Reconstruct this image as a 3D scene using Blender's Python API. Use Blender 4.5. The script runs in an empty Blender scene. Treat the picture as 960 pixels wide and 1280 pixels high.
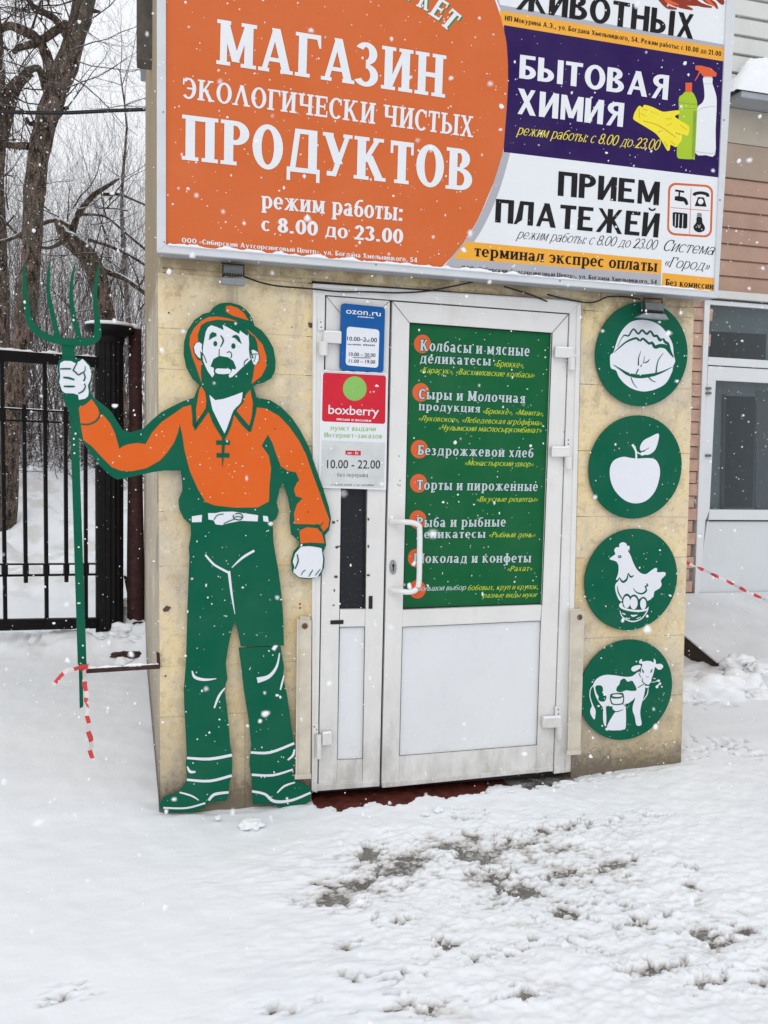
import bpy, bmesh, math, random
from math import sin, cos, pi, radians, sqrt
from mathutils import Vector, Matrix, noise
from mathutils.geometry import tessellate_polygon
SC = bpy.context.scene
COL = SC.collection
random.seed(7)

# ---------------------------------------------------------------- camera
F_PX = 1071.84
CAM = Vector((-0.66855, -3.45886, 1.59921))
R = Matrix(((0.96684379, -0.2530118, 0.0346138), (0.00547854, -0.11496258, -0.99335472), (0.25530976, 0.96060847, -0.10976472)))
RT = R.transposed()
cd = bpy.data.cameras.new('camera'); cam = bpy.data.objects.new('camera', cd); COL.objects.link(cam)
cd.sensor_fit = 'HORIZONTAL'; cd.sensor_width = 36.0; cd.lens = F_PX / 960 * 36
cd.clip_start = 0.05; cd.clip_end = 2000
cd.dof.use_dof = True; cd.dof.focus_distance = 3.7; cd.dof.aperture_fstop = 14
mr = Matrix((R[0], -R[1], -R[2])).transposed().to_4x4(); mr.translation = CAM
cam.matrix_world = mr
SC.camera = cam
# ---------------------------------------------------------------- world (overcast, snowing)
W = bpy.data.worlds.new('World'); SC.world = W; W.use_nodes = True
nt = W.node_tree; N = nt.nodes; LK = nt.links; N.clear()
out = N.new('ShaderNodeOutputWorld'); bg = N.new('ShaderNodeBackground'); bg.inputs['Strength'].default_value = 0.1
sky = N.new('ShaderNodeTexSky'); sky.sky_type = 'NISHITA'; sky.sun_disc = False
sky.sun_elevation = radians(48); sky.sun_rotation = radians(200); sky.dust_density = 6; sky.air_density = 2
mx = N.new('ShaderNodeMix'); mx.data_type = 'RGBA'; mx.inputs[0].default_value = 0.93
mx.inputs[7].default_value = (10.3, 10.5, 10.9, 1)          # thick bright cloud cover
LK.new(sky.outputs[0], mx.inputs[6]); LK.new(mx.outputs[2], bg.inputs[0]); LK.new(bg.outputs[0], out.inputs[0])
sd = bpy.data.lights.new('sun', 'SUN'); sd.energy = 0.5; sd.angle = radians(35); sd.color = (1, .98, .95)
so = bpy.data.objects.new('sun', sd); COL.objects.link(so)
so.rotation_euler = (radians(42), 0, radians(-20))
SC.view_settings.view_transform = 'Standard'; SC.view_settings.look = 'None'
SC.view_settings.exposure = 0.0; SC.view_settings.gamma = 1
SC.cycles.max_bounces = 6; SC.cycles.diffuse_bounces = 3; SC.cycles.transparent_max_bounces = 6

# ---------------------------------------------------------------- geometry helpers
def ray(px, py):
    return RT @ Vector(((px - 480) / F_PX, (py - 640) / F_PX, 1.0))
class Plane:
    def __init__(s, o, n): s.o = Vector(o); s.n = Vector(n).normalized()
    def at(s, px, py, off=0.0):
        d = ray(px, py); o = s.o + s.n * off
        return CAM + d * ((o - CAM).dot(s.n) / d.dot(s.n))
FAC = Plane((0, 0, 0), (0, -1, 0))
def fac(px, py, off=0.0): return FAC.at(px, py, off)
def crop(ox, oy, s): return lambda *p: [(ox + a / s, oy + b / s) + tuple(w / s for w in c) for a, b, *c in p]
def smooth(pts, n=4, closed=True):
    m = len(pts); o = []
    for i in range(m if closed else m - 1):
        g = (lambda k: pts[k % m]) if closed else (lambda k: pts[max(0, min(m - 1, k))])
        p0, p1, p2, p3 = g(i - 1), g(i), g(i + 1), g(i + 2)
        for k in range(n):
            t = k / n; t2 = t * t; t3 = t2 * t
            o.append(tuple(.5 * (2 * b + (c - a) * t * 1 + (2 * a - 5 * b + 4 * c - d) * t2 + (3 * b - a - 3 * c + d) * t3) for a, b, c, d in zip(p0, p1, p2, p3)))
    if not closed: o.append(tuple(pts[-1]))
    return o
def stroke(pts, n=4):
    """(x,y,w) list -> outline polygon with round-ish ends"""
    pts = smooth([p for p in pts], n, False) if n > 1 else pts
    L, Rr = [], []
    for i, p in enumerate(pts):
        a = pts[max(0, i - 1)]; b = pts[min(len(pts) - 1, i + 1)]
        dx, dy = b[0] - a[0], b[1] - a[1]; l = math.hypot(dx, dy) or 1; h = max(.05, p[2]) / 2
        L.append((p[0] - dy / l * h, p[1] + dx / l * h)); Rr.append((p[0] + dy / l * h, p[1] - dx / l * h))
    return L + Rr[::-1]
def ell(cx, cy, rx, ry, n=24, a0=0): return [(cx + rx * cos(2 * pi * k / n + a0), cy + ry * sin(2 * pi * k / n + a0)) for k in range(n)]
def rrect(q, r=.1, n=4):
    """rounded rectangle inside pixel quad TL,TR,BR,BL ; r relative to the short side"""
    TL, TR, BR, BL = [Vector(p) for p in q]
    w = (TR - TL).length; h = (BL - TL).length; m = min(w, h) * r; a, b = m / w, m / h
    o = []
    for cx, cy, s in ((1 - a, b, -90), (1 - a, 1 - b, 0), (a, 1 - b, 90), (a, b, 180)):
        for k in range(n + 1):
            t = radians(s + 90 * k / n); u = cx + a * cos(t); v = cy + b * sin(t)
            p = (TL * (1 - u) + TR * u) * (1 - v) + (BL * (1 - u) + BR * u) * v
            o.append((p.x, p.y))
    return o
class MB:
    def __init__(s): s.v = []; s.f = []; s.m = []
    def add(s, vs, fs, mi=0):
        b = len(s.v); s.v += [tuple(v) for v in vs]; s.f += [tuple(b + i for i in f) for f in fs]; s.m += [mi] * len(fs); return s
    def flat(s, pts, mi=0):
        pts = [Vector(p) for p in pts]
        n = Vector((0, 0, 0))
        for i, p in enumerate(pts): n += p.cross(pts[(i + 1) % len(pts)])
        tr = tessellate_polygon([pts]); fs = []
        for t in tr:
            a, b, c = (pts[i] for i in t)
            k = (b - a).cross(c - a)
            if k.length_squared < 1e-18: continue
            if k.dot(CAM - a) < 0: t = t[::-1]
            fs.append(tuple(t))
        return s.add(pts, fs, mi)
    def prism(s, pts, back, mi=0):
        """front outline (3d, facing the camera side) extruded by vector back"""
        pts = [Vector(p) for p in pts]; n = len(pts); back = Vector(back)
        b = [p + back for p in pts]
        if n == 4:
            fr = [(0, 1, 2, 3)]; bk = [(7, 6, 5, 4)]
        else:
            tr = tessellate_polygon([pts]); fr = []; bk = []
            for t in tr:
                k = (pts[t[1]] - pts[t[0]]).cross(pts[t[2]] - pts[t[0]])
                if k.length_squared < 1e-18: continue
                if k.dot(back) > 0: t = t[::-1]
                fr.append(tuple(t)); bk.append(tuple(i + n for i in t[::-1]))
        return s.add(pts + b, fr + bk + [(i, (i + 1) % n, (i + 1) % n + n, i + n) for i in range(n)], mi)
    def box(s, lo, hi, mi=0):
        x0, y0, z0 = lo; x1, y1, z1 = hi
        return s.add([(x0, y0, z0), (x1, y0, z0), (x1, y1, z0), (x0, y1, z0), (x0, y0, z1), (x1, y0, z1), (x1, y1, z1), (x0, y1, z1)],
                     [(0, 3, 2, 1), (4, 5, 6, 7), (0, 1, 5, 4), (1, 2, 6, 5), (2, 3, 7, 6), (3, 0, 4, 7)], mi)
    def tube(s, path, rads, n=8, mi=0, cap=True):
        path = [Vector(p) for p in path]; b = len(s.v); m = len(path)
        if not hasattr(rads, '__len__'): rads = [rads] * m
        for i, p in enumerate(path):
            d = (path[min(m - 1, i + 1)] - path[max(0, i - 1)])
            if d.length_squared < 1e-14: d = Vector((0, 0, 1))
            d.normalize()
            up = Vector((0, 0, 1)) if abs(d.z) < .9 else Vector((1, 0, 0))
            u = d.cross(up).normalized(); w = d.cross(u)
            for k in range(n):
                a = 2 * pi * k / n; q = p + (u * cos(a) + w * sin(a)) * rads[i]; s.v.append((q.x, q.y, q.z))
        for i in range(m - 1):
            for k in range(n):
                s.f.append((b + i * n + k, b + i * n + (k + 1) % n, b + (i + 1) * n + (k + 1) % n, b + (i + 1) * n + k)); s.m.append(mi)
        if cap:
            s.f.append(tuple(b + k for k in range(n))[::-1]); s.f.append(tuple(b + (m - 1) * n + k for k in range(n))); s.m += [mi, mi]
        return s
    def build(s, name, mats, parent=None, sm=False, bevel=0, fix=True):
        me = bpy.data.meshes.new(name)
        off = parent_loc(parent)
        me.from_pydata([(v[0] - off.x, v[1] - off.y, v[2] - off.z) for v in s.v] if off.length_squared else s.v, [], s.f)
        if not isinstance(mats, (list, tuple)): mats = [mats]
        for m in mats: me.materials.append(m)
        if len(mats) > 1: me.polygons.foreach_set('material_index', s.m)
        if fix:
            bm = bmesh.new(); bm.from_mesh(me); bmesh.ops.recalc_face_normals(bm, faces=bm.faces); bm.to_mesh(me); bm.free()
        if sm: me.polygons.foreach_set('use_smooth', [True] * len(me.polygons))
        o = bpy.data.objects.new(name, me); COL.objects.link(o)
        if parent: o.parent = parent
        if bevel:
            b = o.modifiers.new('bevel', 'BEVEL'); b.width = bevel; b.segments = 2; b.limit_method = 'ANGLE'; b.angle_limit = radians(40)
        return o
def parent_loc(p):
    v = Vector((0, 0, 0))
    while p: v += p.location; p = p.parent
    return v
def tag(o, label=None, cat=None, group=None, kind=None):
    if label: o['label'] = label
    if cat: o['category'] = cat
    if group: o['group'] = group
    if kind: o['kind'] = kind
    return o
def thing(name, loc, label, cat, group=None):
    o = bpy.data.objects.new(name, None); o.empty_display_size = .1; o.location = loc; COL.objects.link(o)
    return tag(o, label, cat, group)
def fq(pts, off): return [fac(p[0], p[1], off) for p in pts]
def slab(pts, off, depth): return MB().prism(fq(pts, off), (0, depth, 0))
def art(name, mat, shapes, parent, off, plane=FAC, lift=.00006):
    """flat print: list of pixel outlines on a plane"""
    if name in SPLIT:
        for k, s in enumerate(shapes): o = MB().flat([plane.at(p[0], p[1], off + k * lift) for p in s]).build(name, mat, parent, fix=False)
        return o
    b = MB()
    for k, s in enumerate(shapes): b.flat([plane.at(p[0], p[1], off + k * lift) for p in s])
    return b.build(name, mat, parent, fix=False)
SPLIT = {'skin_print', 'amber_band', 'dot_print', 'white_line_print', 'belt_print', 'hat_print', 'shirt_print', 'bowl_print', 'flame_print', 'cow_spot_print', 'cow_print', 'badge_icons', 'seam_print', 'grey_band', 'trigger_print', 'pole_screw', 'black_tape_mark', 'apple_print', 'spray_shade_print'}

# ---------------------------------------------------------------- materials
def srgb(r, g, b):
    f = lambda c: (c / 255 / 12.92) if c / 255 <= .04045 else ((c / 255 + .055) / 1.055) ** 2.4
    return (f(r), f(g), f(b), 1)
class NT:
    def __init__(s, name):
        s.m = bpy.data.materials.new(name); s.m.use_nodes = True; s.t = s.m.node_tree; s.n = s.t.nodes
        s.b = s.n['Principled BSDF']; s.o = s.n['Material Output']
        s.co = s.n.new('ShaderNodeTexCoord').outputs['Object']
        s.geo = s.n.new('ShaderNodeNewGeometry')
    def l(s, a, b): s.t.links.new(a, b)
    def noise(s, scale, detail=4, rough=.6, vec=None, stretch=None):
        n = s.n.new('ShaderNodeTexNoise'); n.inputs['Scale'].default_value = scale; n.inputs['Detail'].default_value = detail; n.inputs['Roughness'].default_value = rough
        v = vec or s.geo.outputs['Position']
        if stretch:
            mp = s.n.new('ShaderNodeMapping'); mp.inputs['Scale'].default_value = stretch; s.l(v, mp.inputs[0]); v = mp.outputs[0]
        s.l(v, n.inputs['Vector']); return n.outputs[0]
    def ramp(s, v, a, b):
        m = s.n.new('ShaderNodeMapRange'); m.inputs[1].default_value = a; m.inputs[2].default_value = b; s.l(v, m.inputs[0]); return m.outputs[0]
    def math(s, op, a, b=0.5):
        m = s.n.new('ShaderNodeMath'); m.operation = op
        for i, x in enumerate((a, b)):
            if isinstance(x, (int, float)): m.inputs[i].default_value = x
            else: s.l(x, m.inputs[i])
        return m.outputs[0]
    def mix(s, f, a, b):
        m = s.n.new('ShaderNodeMix'); m.data_type = 'RGBA'
        if isinstance(f, (int, float)): m.inputs[0].default_value = f
        else: s.l(f, m.inputs[0])
        for i, x in ((6, a), (7, b)):
            if isinstance(x, tuple): m.inputs[i].default_value = x
            else: s.l(x, m.inputs[i])
        return m.outputs[2]
    def pos(s, ax):
        x = s.n.new('ShaderNodeSeparateXYZ'); s.l(s.geo.outputs['Position'], x.inputs[0]); return x.outputs[ax]
    def nor(s, ax):
        x = s.n.new('ShaderNodeSeparateXYZ'); s.l(s.geo.outputs['Normal'], x.inputs[0]); return x.outputs[ax]
    def bump(s, h, st=.3, dist=.005):
        b = s.n.new('ShaderNodeBump'); b.inputs['Strength'].default_value = st; b.inputs['Distance'].default_value = dist; s.l(h, b.inputs['Height']); s.l(b.outputs[0], s.b.inputs['Normal'])
    def color(s, c):
        if isinstance(c, tuple): s.b.inputs['Base Color'].default_value = c
        else: s.l(c, s.b.inputs['Base Color'])
    def rough(s, r):
        if isinstance(r, (int, float)): s.b.inputs['Roughness'].default_value = r
        else: s.l(r, s.b.inputs['Roughness'])
def dk(c, k): return (c[0] * k, c[1] * k, c[2] * k, 1)
def plain(name, c, rough=.5, var=.12, scale=12, spec=.4, bump=0, metal=0):
    t = NT(name); n = t.noise(scale); t.color(t.mix(t.ramp(n, .3, .7), dk(c, 1 - var), dk(c, 1 + var * .5))); t.rough(rough)
    t.b.inputs['Specular IOR Level'].default_value = spec; t.b.inputs['Metallic'].default_value = metal
    if bump: t.bump(t.noise(scale * 8), bump)
    return t.m
def vinyl(name, c):   # printed film: weathered, faintly mottled
    t = NT(name); a = t.noise(5, 6); b = t.noise(160, 2)
    col = t.mix(t.ramp(a, .35, .75), dk(c, .95), tuple(min(1, x * .98 + .012) for x in c[:3]) + (1,))
    col = t.mix(t.ramp(b, .62, .8), col, dk(c, .85))
    vo = t.n.new('ShaderNodeTexVoronoi'); vo.inputs['Scale'].default_value = 26; t.l(t.geo.outputs['Position'], vo.inputs['Vector'])
    sp_ = t.math('MULTIPLY', t.ramp(t.math('ADD', vo.outputs['Distance'], t.math('MULTIPLY', t.noise(60, 2), .10)), .135, .105), t.ramp(t.noise(11, 2), .47, .52))
    col = t.mix(t.math('MULTIPLY', sp_, .8), col, (.78, .82, .85, 1))      # small blobs of snow sticking to the surface
    t.color(col); t.rough(.6); t.b.inputs['Specular IOR Level'].default_value = .1
    t.bump(t.noise(3, 2), .15, .004)
    return t.m
M = {}
M['green'] = vinyl('green_paint', (.0010, .108, .057, 1))
M['poster_green'] = vinyl('poster_green', (.006, .115, .038, 1))
M['orange'] = vinyl('orange_film', (.72, .125, .016, 1))
M['sign_orange'] = vinyl('sign_orange', (.63, .142, .040, 1))
M['dot_orange'] = vinyl('dot_orange', (.72, .12, .04, 1))
M['white'] = vinyl('white_film', (.76, .78, .84, 1))
M['sign_white'] = vinyl('sign_white', (.77, .79, .82, 1))
M['purple'] = vinyl('purple_film', (.024, .008, .085, 1))
M['amber'] = vinyl('amber_film', (.84, .40, .05, 1))
M['black'] = vinyl('black_film', (.012, .011, .013, 1))
M['greyfilm'] = vinyl('grey_film', (.42, .42, .46, 1))
M['yellow'] = vinyl('yellow_film', (.85, .72, .04, 1))
M['dyellow'] = vinyl('dark_yellow_film', (.62, .42, .02, 1))
M['lime'] = vinyl('lime_film', (.38, .55, .035, 1))
M['yelgreen'] = vinyl('yellow_green_film', (.50, .60, .05, 1))
M['head'] = vinyl('pale_heading_film', (.50, .62, .62, 1))
M['headdark'] = vinyl('dark_outline_film', (.004, .03, .02, 1))
M['red'] = vinyl('red_film', (.62, .02, .04, 1))
M['blue'] = vinyl('blue_film', (.008, .10, .34, 1))
M['rust'] = vinyl('rust_red_film', (.28, .04, .02, 1))
M['pgreen'] = vinyl('pale_green_film', (.25, .50, .12, 1))
def pvc():
    t = NT('white_pvc'); base = (.73, .72, .705, 1)
    a = t.noise(4, 6); s = t.noise(7, 5, .7, stretch=(1.6, 1.6, .6))
    z = t.pos(2)
    low = t.math('MULTIPLY', t.ramp(z, .42, -.05), t.ramp(s, .38, .62))
    c = t.mix(t.ramp(a, .3, .75), dk(base, .93), dk(base, 1.05))
    c = t.mix(t.math('MULTIPLY', t.ramp(s, .55, .8), .35), c, (.45, .41, .35, 1))
    c = t.mix(t.math('MULTIPLY', low, .6), c, (.33, .30, .26, 1))
    t.color(c); t.rough(.38); t.bump(t.noise(3, 2), .1, .003); return t.m
M['pvc'] = pvc()
def panelmat():
    t = NT('white_panel'); a = t.noise(2.2, 5); d = t.noise(6, 7, .75, stretch=(1, 1, .7)); g = t.noise(60, 4, .7); z = t.pos(2)
    c = t.mix(t.ramp(a, .3, .7), (.70, .72, .745, 1), (.755, .77, .79, 1))
    c = t.mix(t.math('MULTIPLY', t.ramp(d, .56, .72), .35), c, (.55, .54, .52, 1))
    c = t.mix(t.math('MULTIPLY', t.math('MULTIPLY', t.ramp(z, .42, .05), t.ramp(g, .52, .70)), .22), c, (.42, .39, .35, 1))
    t.color(c); t.rough(t.ramp(d, .9, .2)); t.b.inputs['Specular IOR Level'].default_value = .15; return t.m
M['panel'] = panelmat()
M['seam'] = plain('black_seal', (.015, .015, .015, 1), .8)
M['screw'] = plain('dark_rusty_screw', (.10, .05, .03, 1), .6)
M['cream'] = plain('cream_enamel', (.62, .57, .47, 1), .45, .18, 9, bump=.1)
M['alum'] = plain('pale_aluminium', (.62, .64, .67, 1), .4, .08, 6)
M['alum_dark'] = plain('grey_aluminium', (.36, .39, .43, 1), .45, .12, 6)
M['lampgrey'] = plain('lamp_grey', (.13, .14, .15, 1), .45, .2, 30)
M['cable'] = plain('black_cable', (.012, .012, .013, 1), .6)
def glass_dark():
    t = NT('dark_glass'); t.rough(.12); t.b.inputs['Specular IOR Level'].default_value = .15
    n = t.noise(140, 3); t.color(t.mix(t.ramp(n, .6, .75), (.018, .020, .024, 1), (.06, .065, .07, 1))); t.bump(t.noise(2, 1), .05, .002)
    return t.m
M['glass_dark'] = glass_dark()
def glass():
    t = NT('window_glass'); tr = t.n.new('ShaderNodeBsdfTransparent'); tr.inputs[0].default_value = (.66, .69, .69, 1)
    gl = t.n.new('ShaderNodeBsdfGlossy'); gl.inputs['Roughness'].default_value = .04; gl.inputs[0].default_value = (.9, .95, 1, 1)
    fr = t.n.new('ShaderNodeFresnel'); fr.inputs[0].default_value = 1.5
    ms = t.n.new('ShaderNodeMixShader'); t.l(t.math('MULTIPLY', fr.outputs[0], .7), ms.inputs[0]); t.l(tr.outputs[0], ms.inputs[1]); t.l(gl.outputs[0], ms.inputs[2]); t.l(ms.outputs[0], t.o.inputs[0])
    return t.m
M['glass'] = glass()
def stone(name, c, c2, dirt):
    t = NT(name); wp = t.noise(2.2, 3, .5)
    a = t.noise(3.1, 9, .68); b = t.noise(8, 9, .72); d = t.noise(38, 6, .75); e = t.noise(1.4, 5, .6); z = t.pos(2)
    g = t.noise(85, 4, .8); y_ = t.noise(5.5, 7, .7, stretch=(1, 1, 1.4))
    col = t.mix(t.ramp(a, .43, .57), c, c2)
    col = t.mix(t.math('MULTIPLY', t.ramp(e, .50, .60), .7), col, (.58, .52, .43, 1))
    col = t.mix(t.math('MULTIPLY', t.ramp(y_, .53, .66), .5), col, (.78, .56, .26, 1))
    v_ = t.noise(7, 6, .7, stretch=(1.5, 1, .3)); col = t.mix(t.math('MULTIPLY', t.ramp(v_, .54, .66), .5), col, (.46, .41, .34, 1))
    col = t.mix(t.math('MULTIPLY', t.ramp(b, .53, .62), .6), col, (.46, .38, .27, 1))
    col = t.mix(t.math('MULTIPLY', t.ramp(b, .45, .38), .6), col, (.82, .73, .54, 1))
    col = t.mix(t.math('MULTIPLY', t.ramp(d, .54, .66), .55), col, (.36, .30, .22, 1))
    col = t.mix(t.math('MULTIPLY', t.ramp(g, .58, .68), .5), col, (.28, .23, .17, 1))
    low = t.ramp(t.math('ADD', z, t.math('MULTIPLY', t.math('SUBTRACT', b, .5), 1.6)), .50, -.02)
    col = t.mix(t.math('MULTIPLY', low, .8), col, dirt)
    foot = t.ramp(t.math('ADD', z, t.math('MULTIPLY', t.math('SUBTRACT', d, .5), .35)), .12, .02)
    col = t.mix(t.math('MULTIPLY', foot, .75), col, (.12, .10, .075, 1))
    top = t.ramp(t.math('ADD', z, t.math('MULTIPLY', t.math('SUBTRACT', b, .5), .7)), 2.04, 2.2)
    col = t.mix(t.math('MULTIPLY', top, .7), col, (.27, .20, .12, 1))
    t.color(col); t.rough(.9); t.b.inputs['Specular IOR Level'].default_value = .1
    t.bump(t.math('ADD', b, t.math('MULTIPLY', d, .6)), .7, .008); return t.m
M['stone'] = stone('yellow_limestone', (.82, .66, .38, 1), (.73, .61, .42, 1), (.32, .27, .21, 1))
M['stone2'] = stone('pale_limestone', (.70, .60, .42, 1), (.74, .58, .32, 1), (.34, .30, .24, 1))
M['mortar'] = stone('mortar', (.66, .55, .36, 1), (.58, .50, .36, 1), (.28, .24, .19, 1))
M['plaster'] = stone('grey_plaster', (.46, .42, .33, 1), (.50, .45, .37, 1), (.26, .23, .19, 1))
def snowmat():
    t = NT('snow'); at = t.n.new('ShaderNodeAttribute'); at.attribute_name = 'slush'
    a = t.noise(.9, 5); b = t.noise(14, 5, .65)
    c = t.mix(t.ramp(a, .3, .7), (.80, .835, .875, 1), (.86, .88, .905, 1))
    f = t.math('MULTIPLY', at.outputs['Fac'], t.ramp(b, .15, .5))
    c = t.mix(t.ramp(f, 0, .45), c, (.66, .65, .64, 1)); c = t.mix(t.ramp(f, .4, .9), c, t.mix(t.ramp(t.noise(55, 5, .75), .42, .6), (.22, .205, .185, 1), (.60, .59, .58, 1)))
    t.color(c); t.rough(t.ramp(f, 1.2, -.1) if False else .6); t.b.inputs['Specular IOR Level'].default_value = .25
    t.b.inputs['Subsurface Weight'].default_value = .0
    t.bump(t.math('ADD', t.noise(60, 5, .75), t.math('MULTIPLY', b, .5)), .35, .005); return t.m
M['snow'] = snowmat()
M['snowcap'] = plain('fresh_snow', (.86, .88, .91, 1), .7, .05, 20, .2, bump=.2)
def asphalt():
    t = NT('wet_asphalt'); a = t.noise(120, 4, .7); b = t.noise(9, 5)
    c = t.mix(t.ramp(a, .35, .7), (.045, .040, .036, 1), (.24, .22, .195, 1)); c = t.mix(t.math('MULTIPLY', t.ramp(t.noise(30, 6, .8), .50, .62), .75), c, (.52, .52, .52, 1)); c = t.mix(t.math('MULTIPLY', t.ramp(b, .5, .7), .5), c, (.30, .28, .25, 1))
    t.color(c); t.rough(.35); t.bump(a, .6, .004); return t.m
M['asphalt'] = asphalt()
M['redstep'] = plain('red_painted_concrete', (.115, .028, .020, 1), .6, .6, 30, .2, bump=.5)
def bark():
    t = NT('bark'); a = t.noise(26, 7, .75, stretch=(1, 1, .3)); b = t.noise(4, 5, .7)
    c = t.mix(t.ramp(a, .42, .60), (.022, .015, .012, 1), (.20, .145, .115, 1)); c = t.mix(t.math('MULTIPLY', t.ramp(b, .5, .62), .7), c, (.09, .085, .06, 1)); c = t.mix(t.math('MULTIPLY', t.ramp(t.noise(70, 3), .60, .68), .6), c, (.5, .5, .5, 1))
    f = t.ramp(t.math('ADD', t.nor(2), t.math('MULTIPLY', t.noise(9, 4), .7)), .98, 1.16)
    t.color(t.mix(f, c, (.84, .86, .9, 1))); t.rough(.9); t.b.inputs['Specular IOR Level'].default_value = .1; t.bump(a, .8, .02); return t.m
M['bark'] = bark()
def twig(name, c):
    t = NT(name); f = t.ramp(t.math('ADD', t.nor(2), t.math('MULTIPLY', t.noise(5, 3), .6)), .72, 1.0)
    t.color(t.mix(f, c, (.8, .82, .86, 1))); t.rough(.9); t.b.inputs['Specular IOR Level'].default_value = .1; return t.m
M['twig'] = twig('twig_brown', (.060, .045, .040, 1)); M['twig2'] = twig('twig_grey', (.13, .11, .105, 1)); M['twig3'] = twig('twig_far_haze', (.26, .245, .25, 1))  # far twigs are paler: distance haze is put into their base colour
M['iron'] = plain('black_iron_paint', (.009, .008, .009, 1), .5, .3, 20, .15, bump=.15)
M['rustiron'] = plain('rusted_brown_paint', (.055, .022, .020, 1), .7, .5, 25, .3, bump=.5)
M['wood'] = plain('grey_wood', (.13, .115, .10, 1), .85, .35, 14, bump=.4)
M['siding_white'] = plain('white_siding', (.66, .66, .64, 1), .5, .08, 4)
M['siding_pink'] = plain('pinkish_brown_siding', (.45, .30, .235, 1), .7, .14, 4, .1)
M['brickpink'] = plain('pink_brick', (.56, .37, .29, 1), .8, .25, 12, .1, bump=.3)
M['beige'] = plain('beige_stucco', (.47, .42, .345, 1), .9, .12, 6, bump=.3)
M['tapered'] = plain('red_tape', (.62, .045, .05, 1), .4); M['tapewhite'] = plain('white_tape', (.72, .66, .66, 1), .4)
M['darkroom'] = plain('dark_interior', (.035, .035, .04, 1), .8); M['roomgrey'] = plain('grey_interior', (.16, .17, .18, 1), .8)
M['steel'] = plain('worn_steel', (.30, .30, .30, 1), .4, .2, 20, metal=.6)

# ---------------------------------------------------------------- ground
def fbm(x, y, s, o=4, seed=0.0): return noise.fractal(Vector((x * s + seed, y * s - seed, seed * .37)), 1.0, 2.0, o, noise_basis='PERLIN_ORIGINAL')
def sst(a, b, x):
    t = max(0, min(1, (x - a) / (b - a))); return t * t * (3 - 2 * t)
def gnd(px, py, z=-.05):
    d = ray(px, py); return CAM + d * ((z - CAM.z) / d.z)
PATCH = []   # (x, y, rx, ry, strength) worn bare spots
for px, py, rx, ry, k in ((465, 1068, 20, 7, 1), (415, 1126, 20, 11, 1), (445, 1106, 25, 6, .7), (500, 1088, 28, 8, 1), (560, 1058, 22, 6, .9), (600, 1072, 26, 9, 1), (590, 1048, 12, 4, .8),
                         (620, 1098, 22, 9, .9), (655, 1118, 22, 9, .95), (640, 1058, 30, 6, .6), (710, 1095, 30, 9, .8), (705, 1145, 24, 8, .8), (733, 1137, 12, 5, .9), (770, 1085, 22, 6, .9), (700, 1040, 60, 5, .55),
                         (560, 1188, 16, 8, .75), (435, 1190, 14, 6, .8), (510, 1155, 18, 7, .5), (825, 1215, 28, 6, 1), (885, 1232, 26, 6, 1), (945, 1235, 16, 5, .8), (655, 1247, 22, 5, 1), (545, 1265, 22, 6, .7),
                         (860, 1112, 9, 5, .9), (880, 1172, 14, 8, .8), (930, 1168, 16, 4, .9), (905, 1183, 22, 5, .7), (790, 1160, 24, 6, .45), (490, 1265, 20, 6, .7), (600, 1200, 40, 8, .35), (75, 1253, 20, 6, .75), (350, 1268, 20, 6, .7),
                         (780, 1138, 14, 4, .6), (610, 1135, 30, 6, .5), (575, 1025, 14, 4, .6), (865, 1095, 10, 4, .5), (760, 1190, 18, 5, .4), (680, 1190, 26, 5, .3), (840, 950, 30, 5, .25), (690, 985, 50, 4, .5),
                         (905, 948, 14, 3, .6), (945, 958, 18, 3, .7), (885, 886, 10, 4, 1), (55, 800, 24, 7, .9), (868, 888, 14, 4, 1), (470, 1230, 30, 6, .3)):
    p = gnd(px, py); q = gnd(px + rx, py); r_ = gnd(px, py + ry)
    PATCH.append((p.x, p.y, (q - p).length, (r_ - p).length, k))
MOUNDS = [(-1.0, 2.45, .35, .12, .07), (-1.5, 2.6, .5, .16, .09), (-.8, 2.9, .16, .5, .22), (-.72, 2.3, .06, .25, .05), (-2.2, 2.5, .5, .2, .08), (3.6, 1.0, .4, .2, .06), (2.75, 1.75, .42, .36, -.12)]
SW = [((600, 1072), .50, .15, .92), ((470, 1105), .24, .14, .85), ((700, 1105), .34, .15, .8), ((800, 1150), .34, .17, .66), ((870, 1205), .36, .17, .66), ((640, 1150), .5, .17, .55), ((520, 1175), .35, .15, .48), ((740, 1230), .4, .12, .5), ((540, 1255), .4, .08, .5), ((930, 1180), .2, .2, .55)]
SW = [(gnd(*p).x, gnd(*p).y, a, c, k) for p, a, c, k in SW]
def slope_at(x, y): return .045 * sst(.4, 2.2, x) * (sst(-1.8, 0, y) if y < 0 else 1)
def tread(x, y):
    v = 0
    for a, c, rx, ry, k in SW:
        u = ((x - a) / rx) ** 2 + ((y - c) / ry) ** 2
        if u < 9: v = max(v, k * math.exp(-.5 * u * u / (1 + u)))
    return v
def asph(x, y): return -.052 + slope_at(x, y)
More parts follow.
